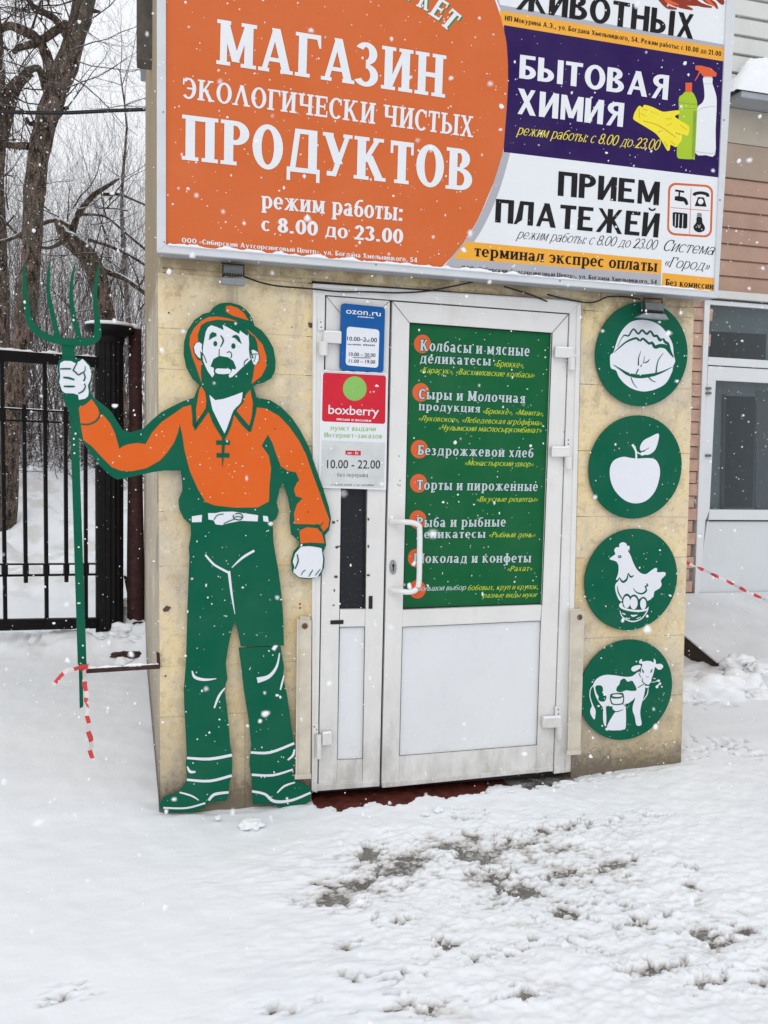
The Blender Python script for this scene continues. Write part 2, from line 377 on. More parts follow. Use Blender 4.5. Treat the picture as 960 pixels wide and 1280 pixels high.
def ground(x, y):
    h = -.028 + slope_at(x, y) + .012 * fbm(x, y, 1.3, 3)
    slush = 0.0
    if -3.5 < y < 4 and -4 < x < 5:
        n2 = fbm(x, y, 16, 4, 23)
        h += .004 * fbm(x, y, 9, 4, 3) + .0012 * n2
        tr = tread(x, y) if y < .1 else 0; wide = sst(-.2, .4, x) * sst(.1, -.2, y)
        n1 = fbm(x, y, 5.5, 5, 11)
        n4 = fbm(x * .8, y * 1.15, 42, 4, 5)
        h += wide * (.006 * n1 + .0013 * n2 + .0004 * n4)
        if tr > .02:
            base = asph(x, y)
            rid = abs(fbm(x * .75 + .3 * n1, y * 1.2, 9, 4, 40))
            n5 = fbm(x * .55, y * 1.1, 24, 4, 61)
            th = .0200 - tr * .0095 + .010 * n1 + .010 * n2 + .008 * n4 + .011 * n5 + .006 * rid
            h = h * (1 - min(1, tr * 1.2)) + (base + th) * min(1, tr * 1.2)
        for a, b, rx, ry, k in PATCH:
            u = ((x - a) / rx) ** 2 + ((y - b) / ry) ** 2
            if u < 7:
                g = k * math.exp(-u * .7); e = sst(.22, .70, g + .55 * n2 + .75 * n4)
                h = h * (1 - e) + min(h, asph(x, y) - .004 * e + .0035 * n4) * e
        if y < .1 and (tr > .02 or h < asph(x, y) + .03):
            slush = sst(.015, -.001, h - asph(x, y) + .003 * n4) * max(min(1, tr * 1.6), sst(.012, 0, h - asph(x, y)))
        # hollow under the door, over the step
        st = sst(-.03, .06, x) * sst(1.28, 1.05, x) * sst(-.135, -.07, y + .07 * n1 + .06 * n2 - .10 * sst(.25, .95, x)) * sst(.6, .3, y)
        h -= .11 * st * (1 - .0 * n1)
        # thin line of bare ground along the walls
        if -.2 < y < .1: h -= .014 * sst(-.07, -.01, y + .03 * n2) * sst(-.75, -.6, x) * sst(1.85, 1.7, x)
    for a, b, rx, ry, k in MOUNDS:
        u = ((x - a) / rx) ** 2 + ((y - b) / ry) ** 2
        if u < 6: h += k * math.exp(-u) * (1 + .5 * fbm(x, y, 5, 3, 9))
    # banks beyond the fence
    yb = y - .345 * (x + 1)
    if yb > 3.05:
        s = sst(3.1, 5.0, yb); h += s * (.22 + .16 * fbm(x, y, 1.1, 5, 2)) + .06 * s * fbm(x, y, 3.5, 4, 8)
        h += .55 * sst(5, 9, yb) + .45 * sst(9, 16, yb) + .18 * sst(6, 12, yb) * fbm(x, y, .4, 3, 4)
        slush = max(slush, .4 * s * sst(.1, .4, fbm(x, y, 2.2, 4, 31)))
    elif yb > 2.2 and x < -.5:
        h += .05 * fbm(x, y, 3, 4, 6) * sst(2.2, 2.8, yb)
    return h, slush
def axis(segs):
    o = []
    for a, b, n in segs: o += [a + (b - a) * k / n for k in range(n)]
    o.append(segs[-1][1]); return o
xs = axis([(-120, -40, 6), (-40, -8, 16), (-8, -3, 40), (-3, -1.5, 60), (-1.5, 0, 100), (0, 2.1, 330), (2.1, 2.4, 25), (2.4, 4, 70), (4, 8, 30), (8, 40, 16), (40, 120, 6)])
ys = axis([(-60, -6, 14), (-6, -2.2, 30), (-2.2, -1.65, 16), (-1.65, .0, 300), (0, .15, 14), (.15, 3.4, 120), (3.4, 8, 90), (8, 20, 60), (20, 60, 20), (60, 150, 6)])
gv = []; sl = []
for y in ys:
    for x in xs:
        h, s = ground(x, y); gv.append((x, y, h)); sl.append(s)
nx = len(xs); gf = [(j * nx + i, j * nx + i + 1, (j + 1) * nx + i + 1, (j + 1) * nx + i) for j in range(len(ys) - 1) for i in range(nx - 1)]
gm = bpy.data.meshes.new('snow_ground'); gm.from_pydata(gv, [], gf); gm.materials.append(M['snow'])
at = gm.attributes.new('slush', 'FLOAT', 'POINT'); at.data.foreach_set('value', sl)
gm.polygons.foreach_set('use_smooth', [True] * len(gf))
go = bpy.data.objects.new('snow_ground', gm); COL.objects.link(go); tag(go, 'trampled white snow lying over the ground with grey bare spots', kind='structure')
ax_ = axis([(-120, -3, 6), (-3, 5, 60), (5, 120, 6)]); ay_ = axis([(-60, -3, 4), (-3, 2, 50), (2, 150, 8)])
b = MB(); nax = len(ax_); b.add([(x, y, asph(x, y) + (0 if -2.6 < x < 4.5 and y < .6 else -.2)) for y in ay_ for x in ax_], [(q * nax + p, q * nax + p + 1, (q + 1) * nax + p + 1, (q + 1) * nax + p) for q in range(len(ay_) - 1) for p in range(nax - 1)])
tag(b.build('asphalt_ground', M['asphalt']), 'wet grey asphalt showing through the snow', kind='structure')

# ---------------------------------------------------------------- kiosk building
shop = thing('shop_building', (0, 0, 0), 'small shop building faced with stained yellow limestone blocks, white double door in front', 'building')
XL, XR = -.655, 1.72
b = MB()
b.box((-.645, .0016, -.3), (-.095, .3, 3.9)); b.box((1.19, .0016, -.3), (1.63, .3, 3.9)); b.box((-.0949, .0018, 2.13), (1.1899, .298, 3.898))
b.build('backing_wall', M['mortar'], shop)
b = MB(); b.add([(-.655, .004, -.3), (-.765, 3.0, -.3), (-.765, 3.0, 3.9), (-.655, .004, 3.9), (-.625, .034, -.3), (-.7, 3.0, -.3), (-.7, 3.0, 3.9), (-.625, .034, 3.9)],
                [(0, 3, 2, 1), (4, 5, 6, 7), (0, 4, 7, 3), (1, 2, 6, 5), (3, 7, 6, 2), (0, 1, 5, 4)])
b.build('side_wall', M['plaster'], shop)
MB().box((-.69, 2.9, -.3), (1.75, 3.1, 3.9)).build('rear_wall', M['plaster'], shop)
MB().box((1.64, .3, -.3), (1.75, 2.9, 3.9)).build('right_side_wall', M['plaster'], shop)
MB().box((-.8, -.02, 3.9), (1.85, 3.15, 4.0)).build('roof', M['alum_dark'], shop)
MB().box((-.09, .30, -.3), (1.16, .9, .001 - .05)).build('entrance_floor', M['darkroom'], shop)
b = MB(); b.box((-.088, .7, -.04), (1.158, .75, 2.16)); b.build('dark_lobby', M['darkroom'], shop)
# limestone blocks, traced joints
def edge_l(y): return 197 + (200 - 197) * (y - 330) / 675.0
def edge_r(y): return 868 + (852 - 868) * (y - 372) / 568.0
def door_l(y): return 391.0 + (389.5 - 391) * (y - 354) / 635
def door_r(y): return 727 + (713.5 - 727) * (y - 376) / 587
def zrow(px, py): return fac(px, py).z
rnd = random.Random(4)
def xz_at(pxf, z):   # world x of a traced edge at a given height
    y = 640.0
    for _ in range(12): y -= (z - fac(pxf(y), y).z) / ((fac(pxf(y + 1), y + 1).z - fac(pxf(y), y).z)) * -1
    return fac(pxf(y), y).x
blk = []
def course(z0, z1, fl, fr, cuts):
    xl0, xl1 = xz_at(fl, z0), xz_at(fl, z1); xr0, xr1 = xz_at(fr, z0), xz_at(fr, z1)
    cs = [0] + cuts + [1]; g = .0009
    for a, c in zip(cs[:-1], cs[1:]):
        d = rnd.uniform(-.0008, .0008)
        l0 = xl0 + (xr0 - xl0) * a + g; r0 = xl0 + (xr0 - xl0) * c - g; l1 = xl1 + (xr1 - xl1) * a + g; r1 = xl1 + (xr1 - xl1) * c - g
        m = MB(); fr_ = [(l0, d, z0 + g), (r0, d + rnd.uniform(-.0015, .0015), z0 + g), (r1, d + rnd.uniform(-.0015, .0015), z1 - g), (l1, d, z1 - g)]
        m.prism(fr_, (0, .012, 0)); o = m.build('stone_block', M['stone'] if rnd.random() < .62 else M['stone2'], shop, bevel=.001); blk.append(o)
zl = [-.16] + [zrow(290, y) for y in (892, 830, 707, 640, 555, 465, 415)] + [zrow(290, 347)]
cl = [[.55], [.42], [.6], [.35], [.62], [.45], [.66], [.5]]
for i in range(len(zl) - 1): course(zl[i], zl[i + 1], edge_l, door_l, cl[i])
zr = [-.16] + [zrow(790, y) for y in (872, 796, 697, 646, 565, 483)] + [zrow(790, 392)]
cr = [[.5], [.35], [.62], [.4], [], [.55], [.3]]
for i in range(len(zr) - 1): course(zr[i], zr[i + 1], door_r, edge_r, cr[i])
zt = max(zl[-1], 2.0)
course(zl[-1], zt + .0, edge_l, door_l, [.5]) if zt - zl[-1] > .03 else None
# rows above the door, running on behind the light box
ztop = [2.136, 2.42, 2.72, 3.05, 3.4, 3.75]
course(zr[-1], 2.134, door_r, edge_r, [.5]); 
if zl[-1] < 2.13 and zt - zl[-1] <= .03: pass
MB().box((-.655, -.001, zt + .002), (-.08, .034, 2.134)).build('stone_block', M['stone2'], shop) if zt < 2.12 else None
for i in range(5):
    k = 5; xa, xb = -.67, 1.66
    for j in range(k):
        o = .5 if i % 2 else 0
        a = xa + (xb - xa) * max(0, (j - o)) / (k - .0); c = xa + (xb - xa) * min(k, j + 1 - o) / k
        if j == k - 1: c = xb
        d = rnd.uniform(-.002, .002)
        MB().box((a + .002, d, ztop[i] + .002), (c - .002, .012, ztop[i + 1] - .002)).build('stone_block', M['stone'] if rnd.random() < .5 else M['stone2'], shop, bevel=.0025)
# shabby corner edge strip, eave board
b = MB(); b.add([(-.672, .32, .9), (-.678, .5, .9), (-.678, .5, 2.0), (-.672, .32, 2.0), (-.64, .32, .9), (-.64, .5, .9), (-.64, .5, 2.0), (-.64, .32, 2.0)], [(0, 3, 2, 1), (4, 5, 6, 7), (0, 4, 7, 3), (1, 2, 6, 5), (3, 7, 6, 2), (0, 1, 5, 4)]); b.build('wall_strip', M['plaster'], shop)
MB().box((-.79, 1.5, 3.43), (-.70, 1.62, 4.1)).build('eave_board', M['wood'], shop, bevel=.004)

# --- door frame and leaves
PV = M['pvc']
fr = thing_frame = None
def part(name, pts, off, depth, mat=PV, parent=shop, bevel=.002): return slab(pts, off, depth).build(name, mat, parent, bevel=bevel)
# jambs + header (outer -> opening line)
jf = part('door_frame', [(389.5, 989), (391, 354), (406.5, 368.5), (396.6, 991)], .012, .07)
part('door_frame', [(391, 354), (727, 376), (712.5, 391.5), (406.5, 368.5)], .012, .07)
part('door_frame', [(727, 376), (713.5, 965), (692.5, 967.5), (712.5, 391.5)], .012, .07)
# raised outer bead of the frame, gives the double line
part('frame_bead', [(389.6, 988), (391.2, 355), (396, 359.5), (392.8, 988)], .017, .01)
part('frame_bead', [(391.2, 355), (726.5, 377), (721.5, 381.5), (396, 359.5)], .017, .01)
part('frame_bead', [(726.5, 377), (713.2, 964), (706.5, 965), (721.5, 381.5)], .017, .01)
# narrow left leaf
LF = thing('x', (0, 0, 0), None, None); LF.name = 'side_door_leaf'; LF.parent = shop
g0, g1 = 408.2, 487.2
def lleaf(n, pts, off=.004, d=.05, m=PV, bv=.0015): return part(n, pts, off, d, m, LF, bv)
lleaf('stile', [(408, 370.5), (429.3, 396.5), (421, 985.5), (398, 988)])
lleaf('stile', [(487.6, 376.5), (474.3, 982.5), (453, 984.5), (463, 398.5)])
lleaf('rail', [(408.4, 370.3), (487.2, 376), (462.6, 398.2), (429.6, 396.2)])
lleaf('rail', [(425.0, 762), (456.6, 761.6), (456, 783.6), (424.6, 784.2)], .0035)
lleaf('rail', [(421.6, 949.6), (453.2, 948.4), (452.6, 984.6), (421.2, 986.0)], .0035)
lleaf('glass_pane', [(429.3, 396.5), (462.9, 398.4), (456.8, 761.5), (425.2, 761.8)], -.012, .006, M['glass_dark'], 0)
lleaf('lower_panel', [(424.8, 784.5), (455.8, 784), (453.2, 948.2), (421.8, 949.3)], -.006, .01, M['panel'], 0)
lleaf('drip_bar', [(396.8, 981), (474.6, 977.5), (474.4, 983), (396.6, 989)], .014, .012)
# wide right leaf
RF = thing('x', (0, 0, 0), None, None); RF.name = 'main_door_leaf'; RF.parent = shop
def rleaf(n, pts, off=.006, d=.05, m=PV, bv=.0015): return part(n, pts, off, d, m, RF, bv)
rleaf('stile', [(490.6, 377), (512, 403.6), (498.5, 979.5), (477, 983.5)])
rleaf('stile', [(710.6, 393.5), (691.2, 963), (669.6, 967), (690, 416.5)])
rleaf('rail', [(491.0, 376.8), (710.2, 393), (690, 416.2), (512.3, 403.3)])
rleaf('rail', [(503.6, 762.5), (677.2, 756), (675.6, 776), (503.0, 784)], .0055)
rleaf('rail', [(499.2, 944.8), (670.8, 931.2), (669.4, 966.4), (498.6, 979.2)], .0055)
rleaf('glass_pane', [(512.2, 403.6), (690, 416.4), (677.3, 756), (503.9, 762)], -.010, .006, M['glass_dark'], 0)
rleaf('lower_panel', [(503.1, 784.3), (675.4, 776.4), (670.9, 931), (499.3, 944.5)], -.004, .01, M['panel'], 0)
rleaf('drip_bar', [(478.2, 978.5), (691.5, 958.5), (691.2, 964), (478, 985)], .016, .012)
def seam(name, pts, parent, off=.0005): return art(name, M['seam'], [stroke([(a, b_, w * .62) for a, b_, w in pts], 1)], parent, off)
# dark backing behind the seams
slab([(404, 366), (714, 389), (694, 969), (394, 991)], -.02, .01).build('door_seal', M['seam'], shop)
for pts in ([(512, 403.5, 1.4), (690.5, 416.5, 1.4)], [(690.2, 416.5, 1.6), (677.3, 757, 1.6)], [(503.5, 760.8, 1.1), (677, 755, 1.1)], [(503, 784, .9), (675.5, 776.3, .9)], [(675.5, 776, 1.1), (670.9, 931, 1.1)], [(499.3, 944.7, 1), (670.9, 931, 1)], [(503.1, 784, .9), (499.3, 944.6, .9)]):
    seam('gasket', pts, RF, .0082)
for pts in ([(424.6, 784, .8), (455.9, 783.5, .8)], [(455.9, 784, 1.2), (453.2, 948.5, 1.2)], [(421.6, 949.4, .9), (453.2, 948.3, .9)], [(424.7, 784, .7), (421.7, 949.3, .7)], [(457.3, 600, 2.2), (456.5, 761, 2.2)]):
    seam('gasket', pts, LF, .0062)
# mitre lines
for pts, p in (([(490.8, 377.2, .7), (512, 403.4, .7)], RF), ([(710.4, 393.2, .7), (690.2, 416.2, .7)], RF), ([(408.2, 370.5, .5), (429.3, 396.2, .5)], LF)): seam('mitre_joint', pts, p, .0083)
# handle
hp = smooth([(491, 652), (500, 652.3), (514, 653.2), (522, 656), (524.6, 663), (524.4, 700), (523.6, 728), (520, 737), (511, 740), (500, 739), (491, 738)], 4, False)
b = MB(); hw = []
for i, (x, y) in enumerate(hp):
    e = min(i, len(hp) - 1 - i) / 5.0; hw.append(fac(x, y, .012 + .05 * min(1, e)))
b.tube(hw, .0118, 12); hdl = b.build('door_handle', plain('white_enamel_handle', (.78, .78, .78, 1), .25, .04, 10), RF, sm=True)
b = MB()
for (x, y) in ((490.5, 652), (490.5, 738)):
    c = fac(x, y, .0075); b.tube([c, c + Vector((0, -.012, 0))], .016, 14)
b.build('handle_socket', M['pvc'], RF, sm=False)
b = MB(); b.prism([fac(x, y, .012) for x, y in ell(491.5, 709, 4.2, 9, 20)], (0, .006, 0)); b.build('lock_plate', M['steel'], RF)
art('keyhole', M['seam'], [ell(491.7, 707, 1.5, 2.2, 12), [(490.9, 708), (492.5, 708), (492.2, 714), (491.1, 714)]], RF, .0128)
# hinges
def hinge(a, c, parent, k=0):
    h = slab(a, .030, .020).build('hinge', PV, parent, bevel=.002)
    b = MB(); xs_ = [p[0] for p in c]; y0 = min(p[1] for p in c); y1 = max(p[1] for p in c); xm = sum(xs_) / 4; r = (max(xs_) - min(xs_)) / 2 * .0028
    t_ = fac(xm, y0, .028); t2 = fac(xm, y1, .028); b.tube([t2, t_], r * .9, 12); o = b.build('hinge_barrel', PV, parent, sm=False, bevel=.0015)
    slab([(a[0][0] + 1, a[0][1] - .5), (a[1][0] - 1, a[1][1] - .5), (a[1][0] - 1, a[1][1] + 1.6), (a[0][0] + 1, a[0][1] + 1.6)], .032, .016).build('snow_cap', M['snowcap'], parent, bevel=.001)
hinge([(404.6, 413.5), (427, 414.5), (426.8, 429.5), (404.4, 428)], [(396.5, 427), (411.5, 427), (411.5, 444.5), (396.5, 444.5)], LF)
hinge([(403, 916.5), (415.5, 915.5), (415.3, 931), (403, 932)], [(394.5, 918.5), (403, 918.5), (403, 948), (394.5, 948)], LF)
hinge([(694.5, 433.5), (717.5, 434.5), (717, 447.5), (694, 446.5)], [(708.5, 447.5), (720.5, 447.5), (720.5, 462.5), (708.5, 462.5)], RF)
hinge([(690, 558.5), (712.5, 558.5), (712, 571), (689.6, 571)], [(704.5, 571), (716.5, 571), (716.5, 586), (704.5, 586)], RF)
hinge([(679, 897), (702, 896), (701.6, 909.5), (678.8, 910)], [(693, 909), (704.4, 909), (704.4, 924), (693, 924)], RF)
def plate(x0, y0, x1, y1, par, holes, off=.0185):
    slab([(x0, y0), (x1, y0), (x1, y1), (x0, y1)], off, .006).build('hinge_plate', PV, par, bevel=.001)
    art('screw_hole', M['screw'], [ell(a, b_, .9, 1.0, 8) for a, b_ in holes], par, off + .0006)
plate(397.5, 399, 405, 413, LF, [(401, 402.5), (401.5, 409)]); plate(390.5, 905, 398, 917, LF, [(393, 908.5), (396, 912)])
plate(707, 546, 713.5, 558, RF, [(710.5, 550), (710.5, 555)]); plate(694, 883, 701.5, 896, RF, [(698, 887), (698, 892.5)])
# marks, old screw holes and black bits on the narrow leaf
art('screw_hole', M['screw'], [ell(x, y, rx, ry, 8) for x, y, rx, ry in ((417, 653, 2, 1.8), (421, 684, 2, 1.7), (420, 721, 2.4, 1.8), (418, 738, .9, 1.8), (417, 756.5, 1.6, .8), (460.5, 649, 1.2, 2), (460.5, 683, 1.2, 2), (460.5, 719, 2.2, 1.4), (422, 651, 1.2, .8), (424, 683, 1.4, .9))], LF, .0062)
art('black_tape_mark', M['seam'], [[(413, 775.5), (429.5, 775), (429.3, 780), (413, 780.5)], [(461, 745), (465.8, 745), (465.6, 761), (460.8, 761)]], LF, .0066)
art('screw_hole', M['screw'], [ell(x, y, .7, .8, 8) for x, y in ((499, 570), (500, 600.5), (497.5, 606), (500, 607), (709, 470), (702, 700), (705, 540), (398, 700), (716, 430), (560, 370), (640, 377))], RF, .0075)

art('screw_hole', M['screw'], [ell(x, y, 1.2, 1.3, 8) for x, y in ((211, 391), (207, 845), (375, 755), (375, 760))] + [ell(365, 409, .8, .9, 8), [(203, 762), (208, 757), (214, 759), (210, 764), (205, 765)], [(385, 403), (391, 404), (390, 410), (386, 409)]], shop, .0016)
# --- red doorstep
b = MB(); b.box((-.02, -.22, -.2), (1.16, .30, -.044)); tag(b.build('doorstep', M['redstep'], bevel=.006), 'red painted concrete doorstep half buried in snow under the white door', 'step')

# --- flat bar brackets beside the door
def bracket(pts, bolt, clip, label):
    t = thing('wall_bracket', fac(pts[0][0], pts[0][1], .0), label, 'metal bracket', 'cream metal bars beside the door')
    slab(pts, .026, .006).build('flat_bar', M['cream'], t, bevel=.001)
    # folded edge
    slab([pts[0], (pts[0][0] + 1.8, pts[0][1]), (pts[3][0] + 1.8, pts[3][1]), pts[3]], .036, .010).build('bar_flange', M['cream'], t)
    slab(clip, .022, .018).build('bar_clip', M['cream'], t, bevel=.001)
    p0, p1 = pts[3], pts[2]
    slab([(p0[0] - 1, p0[1] - 4), (p1[0] + 1, p1[1] - 4), (p1[0] + 1, p1[1] + 1.5), (p0[0] - 1, p0[1] + 1.5)], .040, .016).build('bar_foot', M['cream'], t, bevel=.001)
    c = fac(bolt[0], bolt[1], .0262); b = MB(); b.tube([c, c + Vector((0, -.006, 0))], .0085, 6); b.build('bolt', M['screw'], t)
    b = MB(); b.tube([c, c + Vector((0, -.0025, 0))], .013, 16); b.build('washer', plain('rusty_washer', (.22, .13, .08, 1), .7), t)
bracket([(371.4, 774), (389.5, 775.5), (388, 972), (369.5, 973)], (381, 782.5), [(375, 770.5), (388, 771.5), (388, 777), (375, 776)], 'cream flat metal bar with bolt left of the door beside the cut-out leg')
bracket([(713.5, 765), (731, 764), (725.5, 941.5), (709.8, 943)], (724.7, 771.5), [(712, 760.5), (727.5, 762), (727, 768), (712, 779)], 'cream flat metal bar with bolt right of the door beside the hen disc')

# ---------------------------------------------------------------- text tools
_fonts = {}
def glyphs(s, bold=0.0, shear=0.0, space=1.0):
    key = (s, bold, shear, space)
    if key in _fonts: return _fonts[key]
    c = bpy.data.curves.new('t', 'FONT'); c.body = s; c.offset = bold; c.shear = shear; c.space_character = space; c.resolution_u = 3; c.fill_mode = 'FRONT'
    o = bpy.data.objects.new('t', c); me = bpy.data.meshes.new_from_object(o)
    v = [(p.co.x, p.co.y) for p in me.vertices]; f = [tuple(p.vertices) for p in me.polygons]
    bpy.data.objects.remove(o); bpy.data.curves.remove(c); bpy.data.meshes.remove(me)
    _fonts[key] = (v, f); return v, f
def text(b, s, q, off, plane=FAC, bold=0.0, shear=0.0, h=.729, space=1.0, glyph=None, pad=0.0, mi=0):
    """text mapped into pixel quad TL,TR,BR,BL (cap height band); pad grows all sides a bit"""
    v, f = glyph or glyphs(s, 0.0, shear, space)
    x0 = min(p[0] for p in v); x1 = max(p[0] for p in v)
    TL, TR, BR, BL = [plane.at(p[0], p[1], off) for p in q]
    o = []
    for x, y in v:
        u = (x - x0) / (x1 - x0); w = y / h
        o.append((BL * (1 - u) + BR * u) * (1 - w) + (TL * (1 - u) + TR * u) * w)
    # orient faces to the camera
    if f:
        best = max(f, key=lambda t: ((o[t[1]] - o[t[0]]).cross(o[t[2]] - o[t[0]])).length)
        n = (o[best[1]] - o[best[0]]).cross(o[best[2]] - o[best[0]])
        if n.dot(CAM - o[best[0]]) < 0: f = [t[::-1] for t in f]
    b.add(o, f, mi)
    if bold:
        ux = (BR - BL) / (x1 - x0); uy = (TL - BL) / h
        for k, (dx, dy) in enumerate(((1, .35), (-1, .35), (1, -.35), (-1, -.35), (.5, .6), (-.5, -.6), (0, .8), (0, -.8), (.55, 0), (-.55, 0))):
            d = (ux * dx + uy * dy) * bold + plane.n * (k + 1) * .00003; b.add([p + d for p in o], f, mi)
    return b
# drawn letters: slab serif / sans, upright / slanted, stroke by stroke
LOWCAP = dict(zip('вгджзийклмнптхцчшщьыэюя', 'ВГДЖЗИЙКЛМНПТХЦЧШЩЬЫЭЮЯ'))
def strokefont(s, t=.19, th=.115, sh=.085, sw=.085, xh=.72, gap=.06, slant=0.0):
    V, Fc, LV = [], [], []; st = dict(x=0.0, sx=1.0, sy=1.0, mir=None, k=0)
    def poly(pts):
        o = []
        for a, c in pts:
            if st['mir'] is not None: a = st['mir'] - a
            o.append((st['x'] + a * st['sx'] + slant * c * st['sy'], c * st['sy']))
        tr = tessellate_polygon([[Vector((a, c, 0)) for a, c in o]]); k = len(V); V.extend(o); LV.extend([st['k']] * len(o)); st['k'] += 1
        for q in tr:
            a, c, d = (o[i] for i in q)
            if (c[0] - a[0]) * (d[1] - a[1]) - (c[1] - a[1]) * (d[0] - a[0]) < 0: q = q[::-1]
            Fc.append(tuple(k + i for i in q))
    def rect(a, c, d, e): poly([(a, c), (d, c), (d, e), (a, e)])
    T = t; S_ = sw
    def stem(cx, lo=0, hi=1, w=None, bs=True, ts=True):
        w = w or T; rect(cx - w / 2, lo, cx + w / 2, hi)
        if sw and bs: rect(cx - w / 2 - S_, lo, cx - w / 2 + .001, lo + sh); rect(cx + w / 2 - .001, lo, cx + w / 2 + S_, lo + sh)
        if sw and ts: rect(cx - w / 2 - S_, hi - sh, cx - w / 2 + .001, hi); rect(cx + w / 2 - .001, hi - sh, cx + w / 2 + S_, hi)
    def diag(xa, ya, xb, yb, w=None):
        w = w or T; poly([(xa - w / 2, ya), (xa + w / 2, ya), (xb + w / 2, yb), (xb - w / 2, yb)])
    def ser(cx, y, w=.16):
        if sw: rect(cx - w * sw / .085, y, cx + w * sw / .085, y + sh)
    def arc(cx, cy, rx, ry, a0, a1, w=None, hh=None, n=14):
        w = w or T; hh = hh or th; o_, i_ = [], []
        for k in range(n + 1):
            a = radians(a0 + (a1 - a0) * k / n); o_.append((cx + rx * cos(a), cy + ry * sin(a))); i_.append((cx + (rx - w) * cos(a), cy + (ry - hh) * sin(a)))
        poly(o_ + i_[::-1])
    thn = max(th, t * .62)
    def cap(ch):
        e = sw; a = e + T / 2
        if ch in 'ИНПЙЦ':
            c = a + .47; stem(a); stem(c)
            if ch in 'ИЙ': diag(a + .04, .06, c - .04, .94, thn)
            if ch == 'Й': arc((a + c) / 2, 1.24, .17, .17, 200, 340, .07, .07, 8)
            if ch == 'Н': rect(a + T / 2 - .002, .44, c - T / 2 + .002, .44 + th)
            if ch == 'П': rect(a, 1 - th, c, 1)
            if ch == 'Ц': rect(a, 0, c + T / 2 + .06, th); rect(c + T / 2 - .02, -.2, c + T / 2 + .07, th)
            return .47 + T + 2 * e
        if ch in 'ШЩ':
            m = a + .38; c = m + .38; stem(a); stem(m); stem(c); rect(a, 0, c, th)
            if ch == 'Щ': rect(c, 0, c + T / 2 + .08, th); rect(c + T / 2 - .02, -.2, c + T / 2 + .08, th)
            return .76 + T + 2 * e
        if ch == 'М':
            c = a + .62; stem(a, w=max(thn, T * .8)); stem(c); m = (a + c) / 2
            diag(a + .02, 1, m, .10, T * .9); diag(m, .10, c - .02, 1, thn); return .62 + T + 2 * e
        if ch == 'Л' and (sw == 0 or st['sy'] < 1):
            c = .58; stem(c); rect(.17, 1 - th, c, 1); poly([(.16, 1), (.16 + thn, 1), (.14 + thn * .8, .2), (.02, .0), (.02, th)]); poly([(-.04, 0), (.06, 0), (.15 + thn * .6, .25), (.15, .3), (.0, th)]); return c + T / 2 + e
        if ch in 'АЛ':
            a = .13; c = a + .58; m = (a + c) / 2
            diag(a, 0, m, 1, thn); diag(c, 0, m, 1, T); ser(a, 0, .14); ser(c, 0, .16)
            if ch == 'А': rect(a + .1, .24, c - .1, .24 + th * .85)
            return .58 + .28
        if ch == 'Д':
            a = .17; c = a + .54; diag(a + .02, th * .9, a + .14, 1, thn); rect(c - T / 2 - .02, th * .9, c + T / 2 - .02, 1); rect(a + .08, 1 - th, c + .04, 1)
            rect(a - .13, 0, c + .17, th); rect(a - .13, -.2, a - .04, .01); rect(c + .08, -.2, c + .17, .01); return .54 + .36
        if ch == 'Г':
            stem(a); rect(a, 1 - th, a + .46, 1)
            if sw: poly([(a + .46, 1), (a + .36, 1 - th), (a + .42, .70), (a + .47, .70)])
            return .54 + e
        if ch == 'Т':
            m = .33; stem(m, ts=False); rect(.02, 1 - th, .64, 1)
            if sw: rect(.02, .70, .09, 1 - th * .5); rect(.57, .70, .64, 1 - th * .5)
            return .66
        if ch in 'РВЯ':
            if ch == 'Я': st['mir'] = e + T / 2 + .58
            stem(a)
            if ch == 'В': arc(a + .18, .76, .28, .24, -90, 90); arc(a + .2, .27, .34, .27, -90, 90); rect(a, 1 - th, a + .181, 1); rect(a, .455, a + .2, .455 + th * .9); rect(a, 0, a + .201, th); w = e + T / 2 + .56
            else: arc(a + .16, .73, .34, .27, -90, 90); rect(a, 1 - th, a + .161, 1); rect(a, .46, a + .161, .46 + th); w = e + T / 2 + .52
            if ch == 'Я': diag(a + .44, 0, a + .20, .5, thn); ser(a + .44, 0, .13); st['mir'] = None; w = e + T / 2 + .58
            return w
        if ch in 'ЫЬБ':
            stem(a); arc(a + .14, .285, .34, .285, -90, 90); rect(a, .57 - th, a + .141, .57); rect(a, 0, a + .141, th); w = e + T / 2 + .48
            if ch == 'Ы': stem(a + .70); w += .22 + T / 2 + e
            if ch == 'Б':
                rect(a, 1 - th, a + .44, 1)
                if sw: rect(a + .38, .74, a + .44, 1 - th * .5)
            return w
        if ch == 'О': arc(.38, .5, .38, .515, 0, 360, None, None, 28); return .76
        if ch == 'С':
            arc(.37, .5, .37, .515, 45, 315, None, None, 22)
            if sw: rect(.57, .66, .64, .97)
            return .67
        if ch == 'Э':
            arc(.30, .5, .37, .515, -135, 135, None, None, 22); rect(.22, .46, .5, .46 + th * .9)
            if sw: rect(.02, .66, .09, .97)
            return .68
        if ch == 'Ю': stem(a); rect(a, .44, a + .3, .44 + th); arc(a + .56, .5, .34, .515, 0, 360, None, None, 24); return e + T / 2 + .92
        if ch == 'З': arc(.24, .755, .30, .26, -90, 150); arc(.24, .255, .34, .27, -150, 90); return .60
        if ch == 'Е':
            stem(a); rect(a, 1 - th, a + .48, 1); rect(a, 0, a + .50, th); rect(a, .455, a + .38, .455 + th * .9)
            if sw: rect(a + .42, .72, a + .48, 1 - th * .5); rect(a + .44, th * .5, a + .50, .3); rect(a + .32, .36, a + .38, .65)
            return e + T / 2 + .53
        if ch == 'К': stem(a); diag(a + .08, .42, a + .44, 1, thn); diag(a + .50, 0, a + .18, .58, T); ser(a + .44, 1 - sh, .14); ser(a + .50, 0, .15); return e + T / 2 + .60 + e
